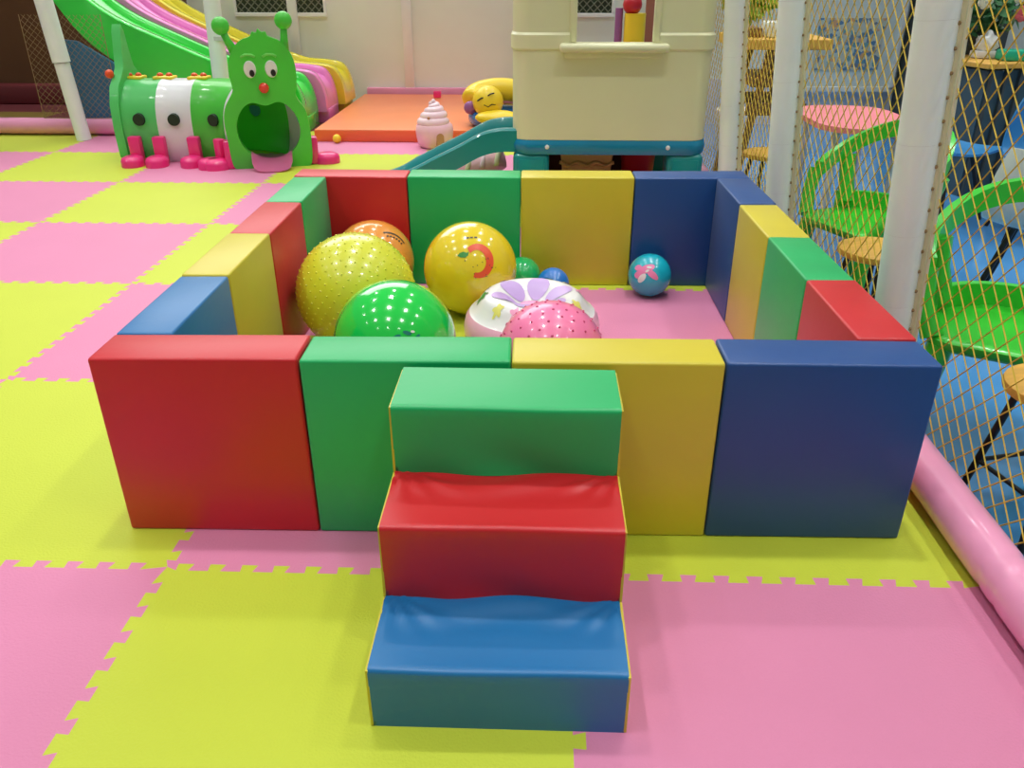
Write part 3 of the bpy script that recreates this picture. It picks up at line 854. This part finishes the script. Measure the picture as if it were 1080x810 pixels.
# window frame and shelf
bm = BM()
for x0, x1 in ((WX0 - .035, WX0 + .004), (WX1 - .004, WX1 + .035)): box(bm, x0, x1, PY0 - .022, PY0 + .02, WZ, 1.41, bev=.008)
obj('window_frame', bm, CREAM, ph, smooth=True, angle=40)
bm = BM(); box(bm, .10, .718, PY0 - .085, PY0 + .02, .895, .942, bev=.02, seg=3); obj('window_shelf', bm, CREAM, ph, smooth=True, angle=40)
bm = BM(); box(bm, .13, .688, PY0 - .035, PY0 + .01, .862, .90, bev=.012, seg=2); obj('shelf_bracket', bm, CREAM, ph, smooth=True, angle=40)
# teal base: band, platform, four legs
bm = BM()
def ring(z, o): return [bm.verts.new((x, y, z)) for x, y in rrect(PX0 - o, PX1 + o, PY0 - o, PY1 + o, .115)]
R_ = [ring(.318, .0), ring(.33, .006), ring(.372, .012), ring(.385, .008), ring(.402, .002)]
m_ = len(R_[0])
for A, B in zip(R_, R_[1:]):
    for k in range(m_): bm.faces.new((A[k], A[(k + 1) % m_], B[(k + 1) % m_], B[k]))
bm.faces.new(R_[0][::-1]); bm.faces.new(R_[-1])
obj('platform', bm, TEAL, ph, smooth=True, angle=40)
for x0, x1 in ((PX0 + .004, .055), (.765, PX1 - .004)):
    for y0, y1 in ((PY0 + .004, PY0 + .2), (PY1 - .2, PY1 - .004)):
        bm = BM(); box(bm, x0, x1, y0, y1, 0, .322, bev=.03, seg=3); lg = obj('leg', bm, TEALS, ph, smooth=True, angle=40)
        if y0 < 5.3:
            bm = BM(); box(bm, x0 + .03, x1 - .03, y0 - .006, y0 + .02, .05, .29, bev=.006); obj('leg_panel', bm, TEALS, lg, smooth=True, angle=40)
for x in (.041, .760):
    bm = BM(); ball(bm, (x, PY0 - .012, .365), .0135, 14, sy=.6); obj('bolt', bm, WHITE, ph, smooth=True)
sl = obj('slide', lane(BM(), [(-.14, .375), (-.25, .372), (-.36, .345), (-.5, .272), (-.63, .21), (-.78, .135), (-.93, .075), (-1.08, .055)], 5.04, 5.50, lambda t: .085 - .06 * max(0, t - .75) * 4 * .8, th=.05, lw=.06), TEALS, ph, smooth=True, angle=35)
sl['label'] = 'teal curved slide'
# things under the playhouse
tn = thing('toy_crate', 'tan plastic toy with wavy edge lying under the playhouse', 'toy', (.31, 5.62, 0))
bm = BM(); pts = [(-.15, .02), (.15, .02), (.18, .27), (-.18, .27)]
prism(bm, pts, .26, M=Matrix.Translation((.31, 5.5, 0)), bev=.015); obj('body', bm, TAN, tn, smooth=True, angle=40)
bm = BM()
tube(bm, [(.31 - .18 + .36 * k / 24, 5.485, .16 + .012 * math.cos(k * PI / 4)) for k in range(25)], .012, 8); obj('rim', bm, TAN, tn, smooth=True)
bm = BM()
for x in (.17, .45): box(bm, x - .03, x + .03, 5.52, 5.74, 0, .03, bev=.008)
obj('base', bm, TAN, tn, smooth=True, angle=40)
rd = thing('toy_bucket', 'crimson plastic bucket standing under the playhouse', 'bucket', (.66, 5.62, 0))
bm = BM(); lathe(bm, [(0, 0), (.085, 0), (.1, .02), (.118, .24), (.125, .25), (.118, .255), (.108, .24), (.095, .03), (0, .02)], (.66, 5.62, 0), 28); obj('body', bm, REDPL, rd, smooth=True, angle=40)
bm = BM(); tube(bm, [(.66 + .12 * math.cos(a), 5.62, .24 + .10 * math.sin(a)) for a in [PI * k / 14 for k in range(15)]], .005, 6); obj('handle', bm, REDPL, rd, smooth=True)
# red backing board inside the base
bm = BM(); box(bm, .06, .76, 5.93, 5.955, 0.001, .31, bev=.004); obj('back_board', bm, PLINTH, ph)

# coloured things seen through the playhouse window
tot = thing('play_column', 'yellow padded column with red top seen through playhouse window', 'padded column', (.79, 8.0, 0))
bm = BM(); tube(bm, [(.83, 8.0, 0), (.83, 8.0, .96)], .095, 24); obj('sleeve', bm, YELPL, tot, smooth=True, angle=60)
bm = BM(); ball(bm, (.80, 8.0, 1.03), .085, 20); obj('cap', bm, REDPL, tot, smooth=True)
bm = BM(); tube(bm, [(.69, 8.05, 0), (.69, 8.05, 1.0)], .035, 18)
tag(obj('play_column', bm, PURPL, smooth=True, angle=60), 'thin purple padded column left of the yellow one, through window', 'padded column')
bm = BM(); box(bm, .945, 1.10, 8.2, 8.24, 0, 1.5, bev=.004); tag(obj('board', bm, BROWNW), 'upright brown board right of the yellow column, through window', 'board')

# ------------------------------------------------------------------ ice cream toy, toy lump, small balls, inflatable
def swirl_house(name, label, loc, s, rz=0):
    t = thing(name, label, 'toy', loc, rz)
    x, y, z = loc
    bm = BM()
    lathe(bm, [(0, 0), (.115, 0), (.135, .02), (.15, .08), (.155, .13), (.148, .175), (.12, .2), (0, .2)], loc, 36); obj('base', bm, ICEP, t, smooth=True, angle=60)
    prev = None
    for k, (r, zz, th) in enumerate(((.135, .195, .045), (.105, .245, .04), (.07, .29, .034), (.036, .325, .028))):
        bm = BM(); pts = []; rad = []
        for i in range(41):
            a = 2 * PI * i / 40 + k
            pts.append((x + r * .72 * math.cos(a), y + r * .72 * math.sin(a), z + zz + .03 * (i / 40 - .5)))
            rad.append(th * (.55 + .45 * math.sin(PI * i / 40) ** .5))
        tube(bm, pts, rad, 12)
        ball(bm, (x, y, z + zz), r * .75, 18, sz=.5)
        obj('swirl', bm, ICEW, t, smooth=True)
    bm = BM(); ball(bm, (x, y, z + .352), .02, 14, sz=1.3); obj('tip', bm, ICEW, t, smooth=True)
    d = Vector((.4, -.92, 0)).normalized(); q = Vector(loc) + d * .152
    Mx = Matrix.Translation(q) @ Matrix.Rotation(math.atan2(d.x, -d.y), 4, 'Z')
    bm = BM(); prism(bm, [(-.03, .02), (.03, .02), (.03, .10)] + ell(0, .10, .03, .03, 9, 0, PI)[1:-1] + [(-.03, .10)], .02, M=Mx @ Matrix.Translation((0, -.008, 0))); obj('door', bm, DOORB, t)
    bm = BM(); ball(bm, Vector(loc) + Vector((-.03, -.115, .245)), .012, 12); obj('button', bm, DOORB, t, smooth=True)
    return t
swirl_house('ice_cream_toy', 'pale pink swirled ice cream shaped toy house with brown door', (-.87, 6.88, 0), 1)
lp = thing('toy_swirl', 'pale pink and cream toy lying under the teal slide', 'toy', (-.42, 5.75, 0))
bm = BM()
tube(bm, [(-.60, 5.74, .06), (-.48, 5.74, .085), (-.36, 5.75, .11), (-.25, 5.78, .13)], [.045, .085, .11, .06], 18); obj('body', bm, ICEP, lp, smooth=True)
for k in range(3):
    bm = BM(); c = (-.50 + .1 * k, 5.74, .075 + .02 * k); r = .085 + .012 * k
    tube(bm, [(c[0] + .02 * math.sin(a), c[1] + r * math.cos(a), c[2] + r * math.sin(a) * .98) for a in [PI * j / 16 for j in range(17)]], .018, 8); obj('ridge', bm, ICEW if k % 2 else CREAM, lp, smooth=True)
bm = BM(); ball(bm, (-1.715, 7.0, .037), .036, 20); tag(obj('play_ball', bm, YELPL, smooth=True), 'tiny yellow ball on the floor before the orange mat', 'ball')
bm = BM(); box(bm, -1.13, -1.05, 8.95, 9.02, .1, .17, bev=.012); tag(obj('toy_block', bm, CATP, smooth=True, angle=40), 'tiny pink block at the back of the orange mat', 'toy')
inf = thing('inflatable_toy', 'yellow inflatable animal with drawn face behind the teal slide', 'inflatable', (-.36, 7.3, .1))
bm = BM()
tube(bm, smoothline([(-.60, 7.30, .30), (-.55, 7.40, .35), (-.40, 7.48, .375), (-.24, 7.5, .365), (-.08, 7.45, .33), (.0, 7.38, .24)], 5), [.075] + [.095] * 24 + [.06], 18); obj('body_ring', bm, YELPL, inf, smooth=True)
bm = BM(); ball(bm, (-.45, 7.22, .31), .125, 26, sx=1.05, sz=1.05); hd = obj('head', bm, YELPL, inf, smooth=True)
bm = BM(); ball(bm, (-.36, 7.10, .20), .12, 26, sx=1.6, sz=.5); obj('snout', bm, YELPL, hd, smooth=True)
bm = BM()
for x, z in ((-.50, .34), (-.42, .375)): tube(bm, [(x - .03, 7.118, z - .01), (x, 7.105, z + .012), (x + .03, 7.115, z + .018)], .006, 6)
tube(bm, [(-.50, 7.12, .285), (-.47, 7.10, .30), (-.44, 7.10, .285), (-.41, 7.10, .305), (-.38, 7.12, .30)], .005, 6)
obj('face_print', bm, LEGB, hd)
bm = BM()
tube(bm, [(-.36 + .2 * math.cos(a), 7.34 + .2 * math.sin(a), .17) for a in [2 * PI * k / 30 for k in range(31)]], .07, 14); obj('float_ring', bm, B_BLU, inf, smooth=True)
bm = BM(); ball(bm, (-.60, 7.22, .26), .055, 16, sy=.7); obj('ear', bm, PURPL, inf, smooth=True)

# ------------------------------------------------------------------ cafe beyond the net (floor a step lower)
CF = -.15
bm = BM(); box(bm, 1.20, 9, -1, 12, CF - .05, CF); struct('floor', bm, BLUEF)
bm = BM(); box(bm, 1.15, 8, 9.0, 9.1, CF, 2.6); struct('wall_right', bm, WALLC)
bm = BM(); box(bm, 1.15, 3.62, 8.97, 8.999, CF, .30); struct('trim_4', bm, WALLL)
bm = BM(); box(bm, 3.63, 4.3, 8.3, 8.98, CF, 2.4, bev=.01); struct('trim_5', bm, DARKW)
ps = thing('framed_poster', 'white framed poster with blue and orange dots beyond the net', 'poster', (3.1, 8.95, .2))
bm = BM(); box(bm, 2.62, 3.56, 8.90, 8.962, .23, 1.25, bev=.008); obj('board', bm, WALLC, ps)
bm = BM(); box(bm, 2.74, 3.39, 8.888, 8.902, .40, .88); obj('picture', bm, POSTER, ps)
bm = BM()
for a in ((2.60, 2.64, .21, 1.25), (3.54, 3.58, .21, 1.25), (2.60, 3.58, .19, .24)): box(bm, a[0], a[1], 8.88, 8.964, a[2], a[3], bev=.006)
obj('frame', bm, FRAMEW, ps)

def make_stool(label):
    t = thing('wooden_stool', label, 'stool', (0, 0, 0), 0, 'round wooden stools in the cafe')
    bm = BM(); lathe(bm, [(0, .418), (.148, .418), (.16, .424), (.163, .435), (.160, .447), (.150, .452), (0, .452)], (0, 0, 0), 36); obj('seat', bm, WOOD, t, smooth=True, angle=40)
    for k in range(4):
        a = PI / 4 + k * PI / 2
        bm = BM(); tube(bm, [(.11 * math.cos(a), .11 * math.sin(a), .42), (.19 * math.cos(a), .19 * math.sin(a), 0)], .011, 10); obj('leg', bm, LEGB, t, smooth=True, angle=60)
    for k in range(4):
        a = PI / 4 + k * PI / 2; b = a + PI / 2
        bm = BM(); tube(bm, [(.16 * math.cos(a), .16 * math.sin(a), .16), (.16 * math.cos(b), .16 * math.sin(b), .16)], .007, 8); obj('stretcher', bm, LEGB, t, smooth=True, angle=60)
    return t
stl = make_stool('round wooden stool cut by the right edge of the photo')
stl.matrix_basis = Matrix.Translation((1.46, 2.03, CF)) @ Matrix.Rotation(.25, 4, 'Z')
copy_tree(stl, None, (1.395, 3.27, CF), .5, 'round wooden stool behind the nearest white post')
copy_tree(stl, None, (1.43, 5.22, CF), .2, 'round wooden stool behind the middle white post')

def make_chair(label, m):
    """child's green plastic armchair: seat pan, four legs, curved rail on uprights with open back"""
    t = thing('plastic_armchair', label, 'chair', (0, 0, 0), 0, 'green plastic armchairs in the cafe')
    bm = BM()
    pl = rrect(-.24, .24, -.22, .22, .09)
    for (z0, s0), (z1, s1) in (((.37, .93), (.385, 1)), ((.385, 1), (.405, 1)), ((.405, 1), (.415, .94)), ((.415, .94), (.405, .7))):
        A = [bm.verts.new((x * s0, y * s0, z0)) for x, y in pl]; B = [bm.verts.new((x * s1, y * s1, z1)) for x, y in pl]
        for k in range(len(pl)): bm.faces.new((A[k], A[(k + 1) % len(pl)], B[(k + 1) % len(pl)], B[k]))
    bm.faces.new([bm.verts.new((x * .7, y * .7, .405)) for x, y in pl]); bm.faces.new([bm.verts.new((x * .93, y * .93, .37)) for x, y in pl])
    bmesh.ops.remove_doubles(bm, verts=bm.verts, dist=.0001)
    obj('seat', bm, m, t, smooth=True, angle=50)
    for sx in (-1, 1):
        for sy in (-1, 1):
            bm = BM(); tube(bm, [(.19 * sx, .17 * sy, .38), (.21 * sx, .19 * sy, .2), (.235 * sx, .215 * sy, 0)], [.042, .034, .026], 10); obj('leg', bm, m, t, smooth=True, angle=60)
    def band(zf, th, h, a0, a1, rx=.28, ry=.235, n=26):
        bm = BM(); rows = []
        for i in range(n + 1):
            q = i / n; a = a0 + (a1 - a0) * q; c, s = math.cos(a), math.sin(a); z = zf(q)
            rows.append([bm.verts.new(((rx + d) * c, (ry + d) * s, z + e)) for d, e in ((0, 0), (0, h), (th, h), (th, 0))])
        for A, B in zip(rows, rows[1:]):
            for k in range(4): bm.faces.new((A[k], A[(k + 1) % 4], B[(k + 1) % 4], B[k]))
        bm.faces.new(rows[0]); bm.faces.new(rows[-1][::-1]); return bm
    bm = band(lambda q: .56 + .22 * math.sin(PI * q) ** 1.3, .035, .075, -.35, PI + .35); obj('back_rail', bm, m, t, smooth=True, angle=40)
    bm = band(lambda q: .40, .03, .09, .15, PI - .15, .235, .215); obj('lower_rail', bm, m, t, smooth=True, angle=40)
    for a in (.35, PI - .35):
        c, s = math.cos(a), math.sin(a)
        bm = BM(); tube(bm, [(.24 * c, .22 * s, .44), (.275 * c, .235 * s, .56), (.295 * c, .25 * s, .66)], [.04, .034, .04], 8); obj('upright', bm, m, t, smooth=True, angle=60)
    for sx in (-1, 1):
        bm = BM(); tube(bm, [(.22 * sx, -.17, .40), (.27 * sx, -.13, .5), (.285 * sx, -.09, .60)], [.035, .03, .035], 8); obj('arm_support', bm, m, t, smooth=True, angle=60)
    return t
ch = make_chair('green plastic armchair close behind the net at right edge', CHG)
ch.matrix_basis = Matrix.Translation((1.56, 2.52, CF)) @ Matrix.Rotation(-.5, 4, 'Z')
copy_tree(ch, None, (1.545, 3.83, CF), -1.15, 'green plastic armchair at the pink table, farther behind the net')

# pink table
tb = thing('cafe_table', 'rounded pink-topped table behind the green armchair', 'table', (1.68, 4.60, CF))
bm = BM()
pl = rrect(1.42, 1.94, 4.19, 5.0, .22, n=8)
for z0, z1, s in ((.585, .612, 0),):
    A = [bm.verts.new((x, y, z0)) for x, y in pl]; B = [bm.verts.new((x, y, z1)) for x, y in pl]
    for k in range(len(pl)): bm.faces.new((A[k], A[(k + 1) % len(pl)], B[(k + 1) % len(pl)], B[k]))
    bm.faces.new(A[::-1]); bm.faces.new(B)
obj('table_top', bm, PINKT, tb, smooth=True, angle=40)
for x in (1.52, 1.84):
    for y in (4.36, 4.86):
        bm = BM(); tube(bm, [(x, y, .586), (x, y, CF)], .02, 12); obj('leg', bm, WALLL, tb, smooth=True, angle=60)
# bar table with trestle legs
bt = thing('bar_table', 'tall wooden bar table with crossed legs behind the white posts', 'table', (1.6, 6.1, CF))
bm = BM(); box(bm, 1.29, 1.90, 5.8, 6.5, .84, .905, bev=.006); obj('table_top', bm, WOOD, bt)
for y in (5.86, 6.44):
    for x0, x1 in ((1.36, 1.52), (1.83, 1.67)):
        bm = BM(); tube(bm, [(x0, y, CF), (x1, y, .845)], .028, 8); obj('leg', bm, WOODD, bt, smooth=True, angle=60)
    bm = BM(); box(bm, 1.40, 1.80, y - .02, y + .02, .42, .50, bev=.004); obj('rail', bm, WOODD, bt)
bm = BM(); box(bm, 1.42, 1.78, 5.86, 6.44, .60, .66, bev=.004); obj('shelf', bm, WOODD, bt)
bm = BM(); box(bm, 1.5, 1.72, 5.95, 6.15, .905, 1.0, bev=.01); tag(obj('napkin_box', bm, WALLC, smooth=True, angle=40), 'white box on the bar table behind the white posts', 'box')
bm = BM(); box(bm, 1.34, 1.47, 5.95, 6.2, .905, .965, bev=.01); tag(obj('wooden_box', bm, WOODD, smooth=True, angle=40), 'low brown wooden box on the bar table', 'box')
lt = thing('leafy_plant', 'bright green leafy plant at the top edge between white posts', 'plant', (1.62, 7.6, CF))
bm = BM(); lathe(bm, [(0, 0), (.13, 0), (.17, .35), (.16, .36), (0, .33)], (1.72, 7.6, CF), 24); obj('pot', bm, WHITE, lt, smooth=True, angle=40)
bm = BM(); rnd = random.Random(5)
def leaves(bm, c, rx, rz, n, size, rnd):
    for _ in range(n):
        d = Vector((rnd.gauss(0, 1), rnd.gauss(0, 1), rnd.gauss(0, 1))).normalized() * rnd.uniform(.4, 1)
        p = Vector(c) + Vector((d.x * rx, d.y * rx, d.z * rz))
        q = Vector((rnd.uniform(-1, 1), rnd.uniform(-1, 1), rnd.uniform(-.4, 1))).normalized(); w = q.orthogonal().normalized(); s = size * rnd.uniform(.7, 1.3)
        bm.faces.new([bm.verts.new(p + v) for v in (-q * s, w * s * .42 - q * s * .2, w * s * .3 + q * s * .5, q * s, -w * s * .3 + q * s * .5, -w * s * .42 - q * s * .2)])
leaves(bm, (1.72, 7.6, 1.12), .26, .24, 200, .07, rnd)
LIME = mat('lime leaf', (150, 190, 20), rough=.5, var=.2, vscale=20)
obj('foliage', bm, LIME, lt)
bm = BM(); tube(bm, [(1.72, 7.6, .1), (1.72, 7.6, 1.1)], .015, 8); obj('stem', bm, WOODD, lt)

# counter with tray, tissue, flowers
cn = thing('cafe_counter', 'slate blue slatted counter with a wooden top at far right', 'counter', (3.2, 6.2, CF))
CM = Matrix.Translation((3.08, 5.93, 0)) @ Matrix.Rotation(.28, 4, 'Z')
bm = BM(); box(bm, -.1, 1.9, 0, .6, .715, .75, bev=.006, M=CM); obj('counter_top', bm, WOOD, cn)
bm = BM(); box(bm, -.05, 1.85, .05, .55, CF, .70, M=CM); obj('base_panel', bm, SLATE, cn)
for k in range(16):
    bm = BM(); x = -.04 + k * .12; box(bm, x, x + .02, .025, .052, CF, .695, M=CM, bev=.003); obj('batten', bm, DARKW, cn)
bm = BM(); box(bm, 3.16, 3.60, 6.06, 6.22, .752, .82, bev=.015); tag(obj('storage_tray', bm, TRAYG, smooth=True, angle=40), 'jade green plastic tray on the wooden counter', 'tray')
tis = thing('tissue_pack', 'crumpled white tissue standing behind the jade tray', 'tissue', (3.13, 6.30, .75))
bm = BM(); rnd = random.Random(9)
bmesh.ops.create_icosphere(bm, subdivisions=3, radius=.07)
for v in bm.verts: v.co = v.co * (1 + .25 * math.sin(9 * v.co.x * 10 + 5) * math.sin(70 * v.co.z)) * Vector((1, .8, 1.3)).length / 1.8; v.co += Vector((3.13, 6.30, .85))
obj('sheet', bm, FRAMEW, tis, smooth=True)
bm = BM(); box(bm, 3.05, 3.21, 6.24, 6.36, .752, .80, bev=.01); obj('pack', bm, WHITE, tis, smooth=True, angle=40)
fp = thing('potted_flowers', 'potted plant with coral and cream flowers on the counter', 'plant', (3.20, 6.62, .75))
bm = BM(); lathe(bm, [(0, 0), (.10, 0), (.14, .14), (.13, .15), (0, .13)], (3.20, 6.62, .752), 24); obj('pot', bm, DARKW, fp, smooth=True, angle=40)
bm = BM(); rnd = random.Random(11); leaves(bm, (3.10, 6.56, 1.07), .36, .20, 420, .06, rnd); obj('foliage', bm, LEAF, fp)
for (x, z, m) in ((2.79, 1.10, FLR), (3.25, 1.04, FLR), (2.98, 1.12, FLW), (3.2, 1.16, FLW), (3.07, 1.2, FLR)):
    bm = BM(); c = Vector((x + .03, 6.22, z))
    for k in range(7):
        a = 2 * PI * k / 7; ball(bm, c + Vector((.03 * math.cos(a), -.005, .03 * math.sin(a))), .024, 10, sy=.5)
    ball(bm, c, .02, 10); obj('flower', bm, m, fp, smooth=True)

# shell chairs and blue stools by the counter
def shell_chair(label, m, name='shell_chair'):
    t = thing(name, label, 'chair', (0, 0, 0), 0, 'moulded chairs by the counter')
    bm = BM(); rows = []
    for i in range(13):
        q = i / 12
        prof_ = [(-.22, .43), (-.1, .415), (.05, .41), (.16, .43), (.21, .50), (.235, .62), (.255, .78)]
        P = smoothline([(0, y, z) for y, z in prof_], 3)
        s = -1 + 2 * q
        row = []
        for p in P:
            wv = .23 - .05 * max(0, (p.z - .5) / .28) ** 2
            row.append(bm.verts.new((s * wv, p.y - .05 * s * s * max(0, (p.z - .45) / .3), p.z + .03 * s * s * max(0, 1 - (p.z - .41) * 6))))
        rows.append(row)
    for A, B in zip(rows, rows[1:]):
        for k in range(len(A) - 1): bm.faces.new((A[k], A[k + 1], B[k + 1], B[k]))
    bmesh.ops.recalc_face_normals(bm, faces=bm.faces)
    bmesh.ops.solidify(bm, geom=bm.faces[:], thickness=.014)
    obj('seat_shell', bm, m, t, smooth=True, angle=60)
    for sx in (-1, 1):
        for sy in (-1, 1):
            bm = BM(); tube(bm, [(.10 * sx, .09 * sy, .41), (.2 * sx, .19 * sy, 0)], .013, 10); obj('leg', bm, LEGB, t, smooth=True, angle=60)
    return t
w1 = shell_chair('white moulded chair facing away at the right edge', WHITE)
w1.matrix_basis = Matrix.Translation((2.30, 3.72, CF)) @ Matrix.Rotation(2.5, 4, 'Z')
w2 = shell_chair('sky blue moulded chair left of the white one by the counter', CHB)
w2.matrix_basis = Matrix.Translation((2.62, 5.42, CF)) @ Matrix.Rotation(.5, 4, 'Z')
copy_tree(w2, None, (3.02, 4.98, CF), -.2, 'sky blue moulded chair close against the slatted counter')
rk = thing('slatted_chair', 'white slatted chair back at the right edge below the counter', 'chair', (3.34, 5.6, CF))
for k in range(6):
    bm = BM(); box(bm, 3.14, 3.54, 5.42, 5.44, .34 + k * .055, .37 + k * .055, bev=.004); obj('slat', bm, WHITE, rk)
for x in (3.15, 3.53):
    bm = BM(); tube(bm, [(x, 5.45, CF), (x, 5.45, .70)], .014, 10); obj('post', bm, WHITE, rk, smooth=True, angle=60)
bm = BM(); box(bm, 3.14, 3.54, 5.44, 5.76, .27, .30, bev=.006); obj('seat', bm, WHITE, rk)
for x in (3.16, 3.52):
    bm = BM(); tube(bm, [(x, 5.73, CF), (x, 5.73, .28)], .014, 10); obj('leg', bm, WHITE, rk, smooth=True, angle=60)
bm = BM(); box(bm, 3.4, 6.0, 5.0, 8.9, CF, CF + .004); struct('floor', bm, GREYF)

# ------------------------------------------------------------------ light
w = bpy.data.worlds.new('world'); sc.world = w; w.use_nodes = True
bg = w.node_tree.nodes['Background']; bg.inputs['Color'].default_value = (.95, .98, 1, 1); bg.inputs['Strength'].default_value = .22
def lamp(x, y, z, r, e, col=(1, .985, .96)):
    l = bpy.data.lights.new('downlight', 'AREA'); l.shape = 'DISK'; l.size = r * 2; l.energy = e; l.color = col; l.spread = math.radians(105)
    o = bpy.data.objects.new('downlight', l); COL.objects.link(o); o.location = (x, y, z)
for i in range(9):
    for j in range(8):
        lamp(-5.1 + i * 1.45, -.5 + j * 1.35, 3.3, .075, 7.0 * (.45 if j == 0 else (1 if j < 5 else .78)))

l = bpy.data.lights.new('added_back_light', 'AREA'); l.shape = 'RECTANGLE'; l.size = 7.5; l.size_y = 3.6; l.energy = 330; l.color = (1, .99, .97)  # unseen soft lamp, added at back left to brighten the block tops
o = bpy.data.objects.new('added_back_light', l); COL.objects.link(o); o.location = (-3.4, 11.5, 5.6)
o.rotation_euler = (Vector((-.6, 2.2, .3)) - Vector(o.location)).to_track_quat('-Z', 'Y').to_euler()
sc.view_settings.view_transform = 'Standard'
sc.view_settings.look = 'None'
sc.view_settings.exposure = 0
sc.view_settings.gamma = 1
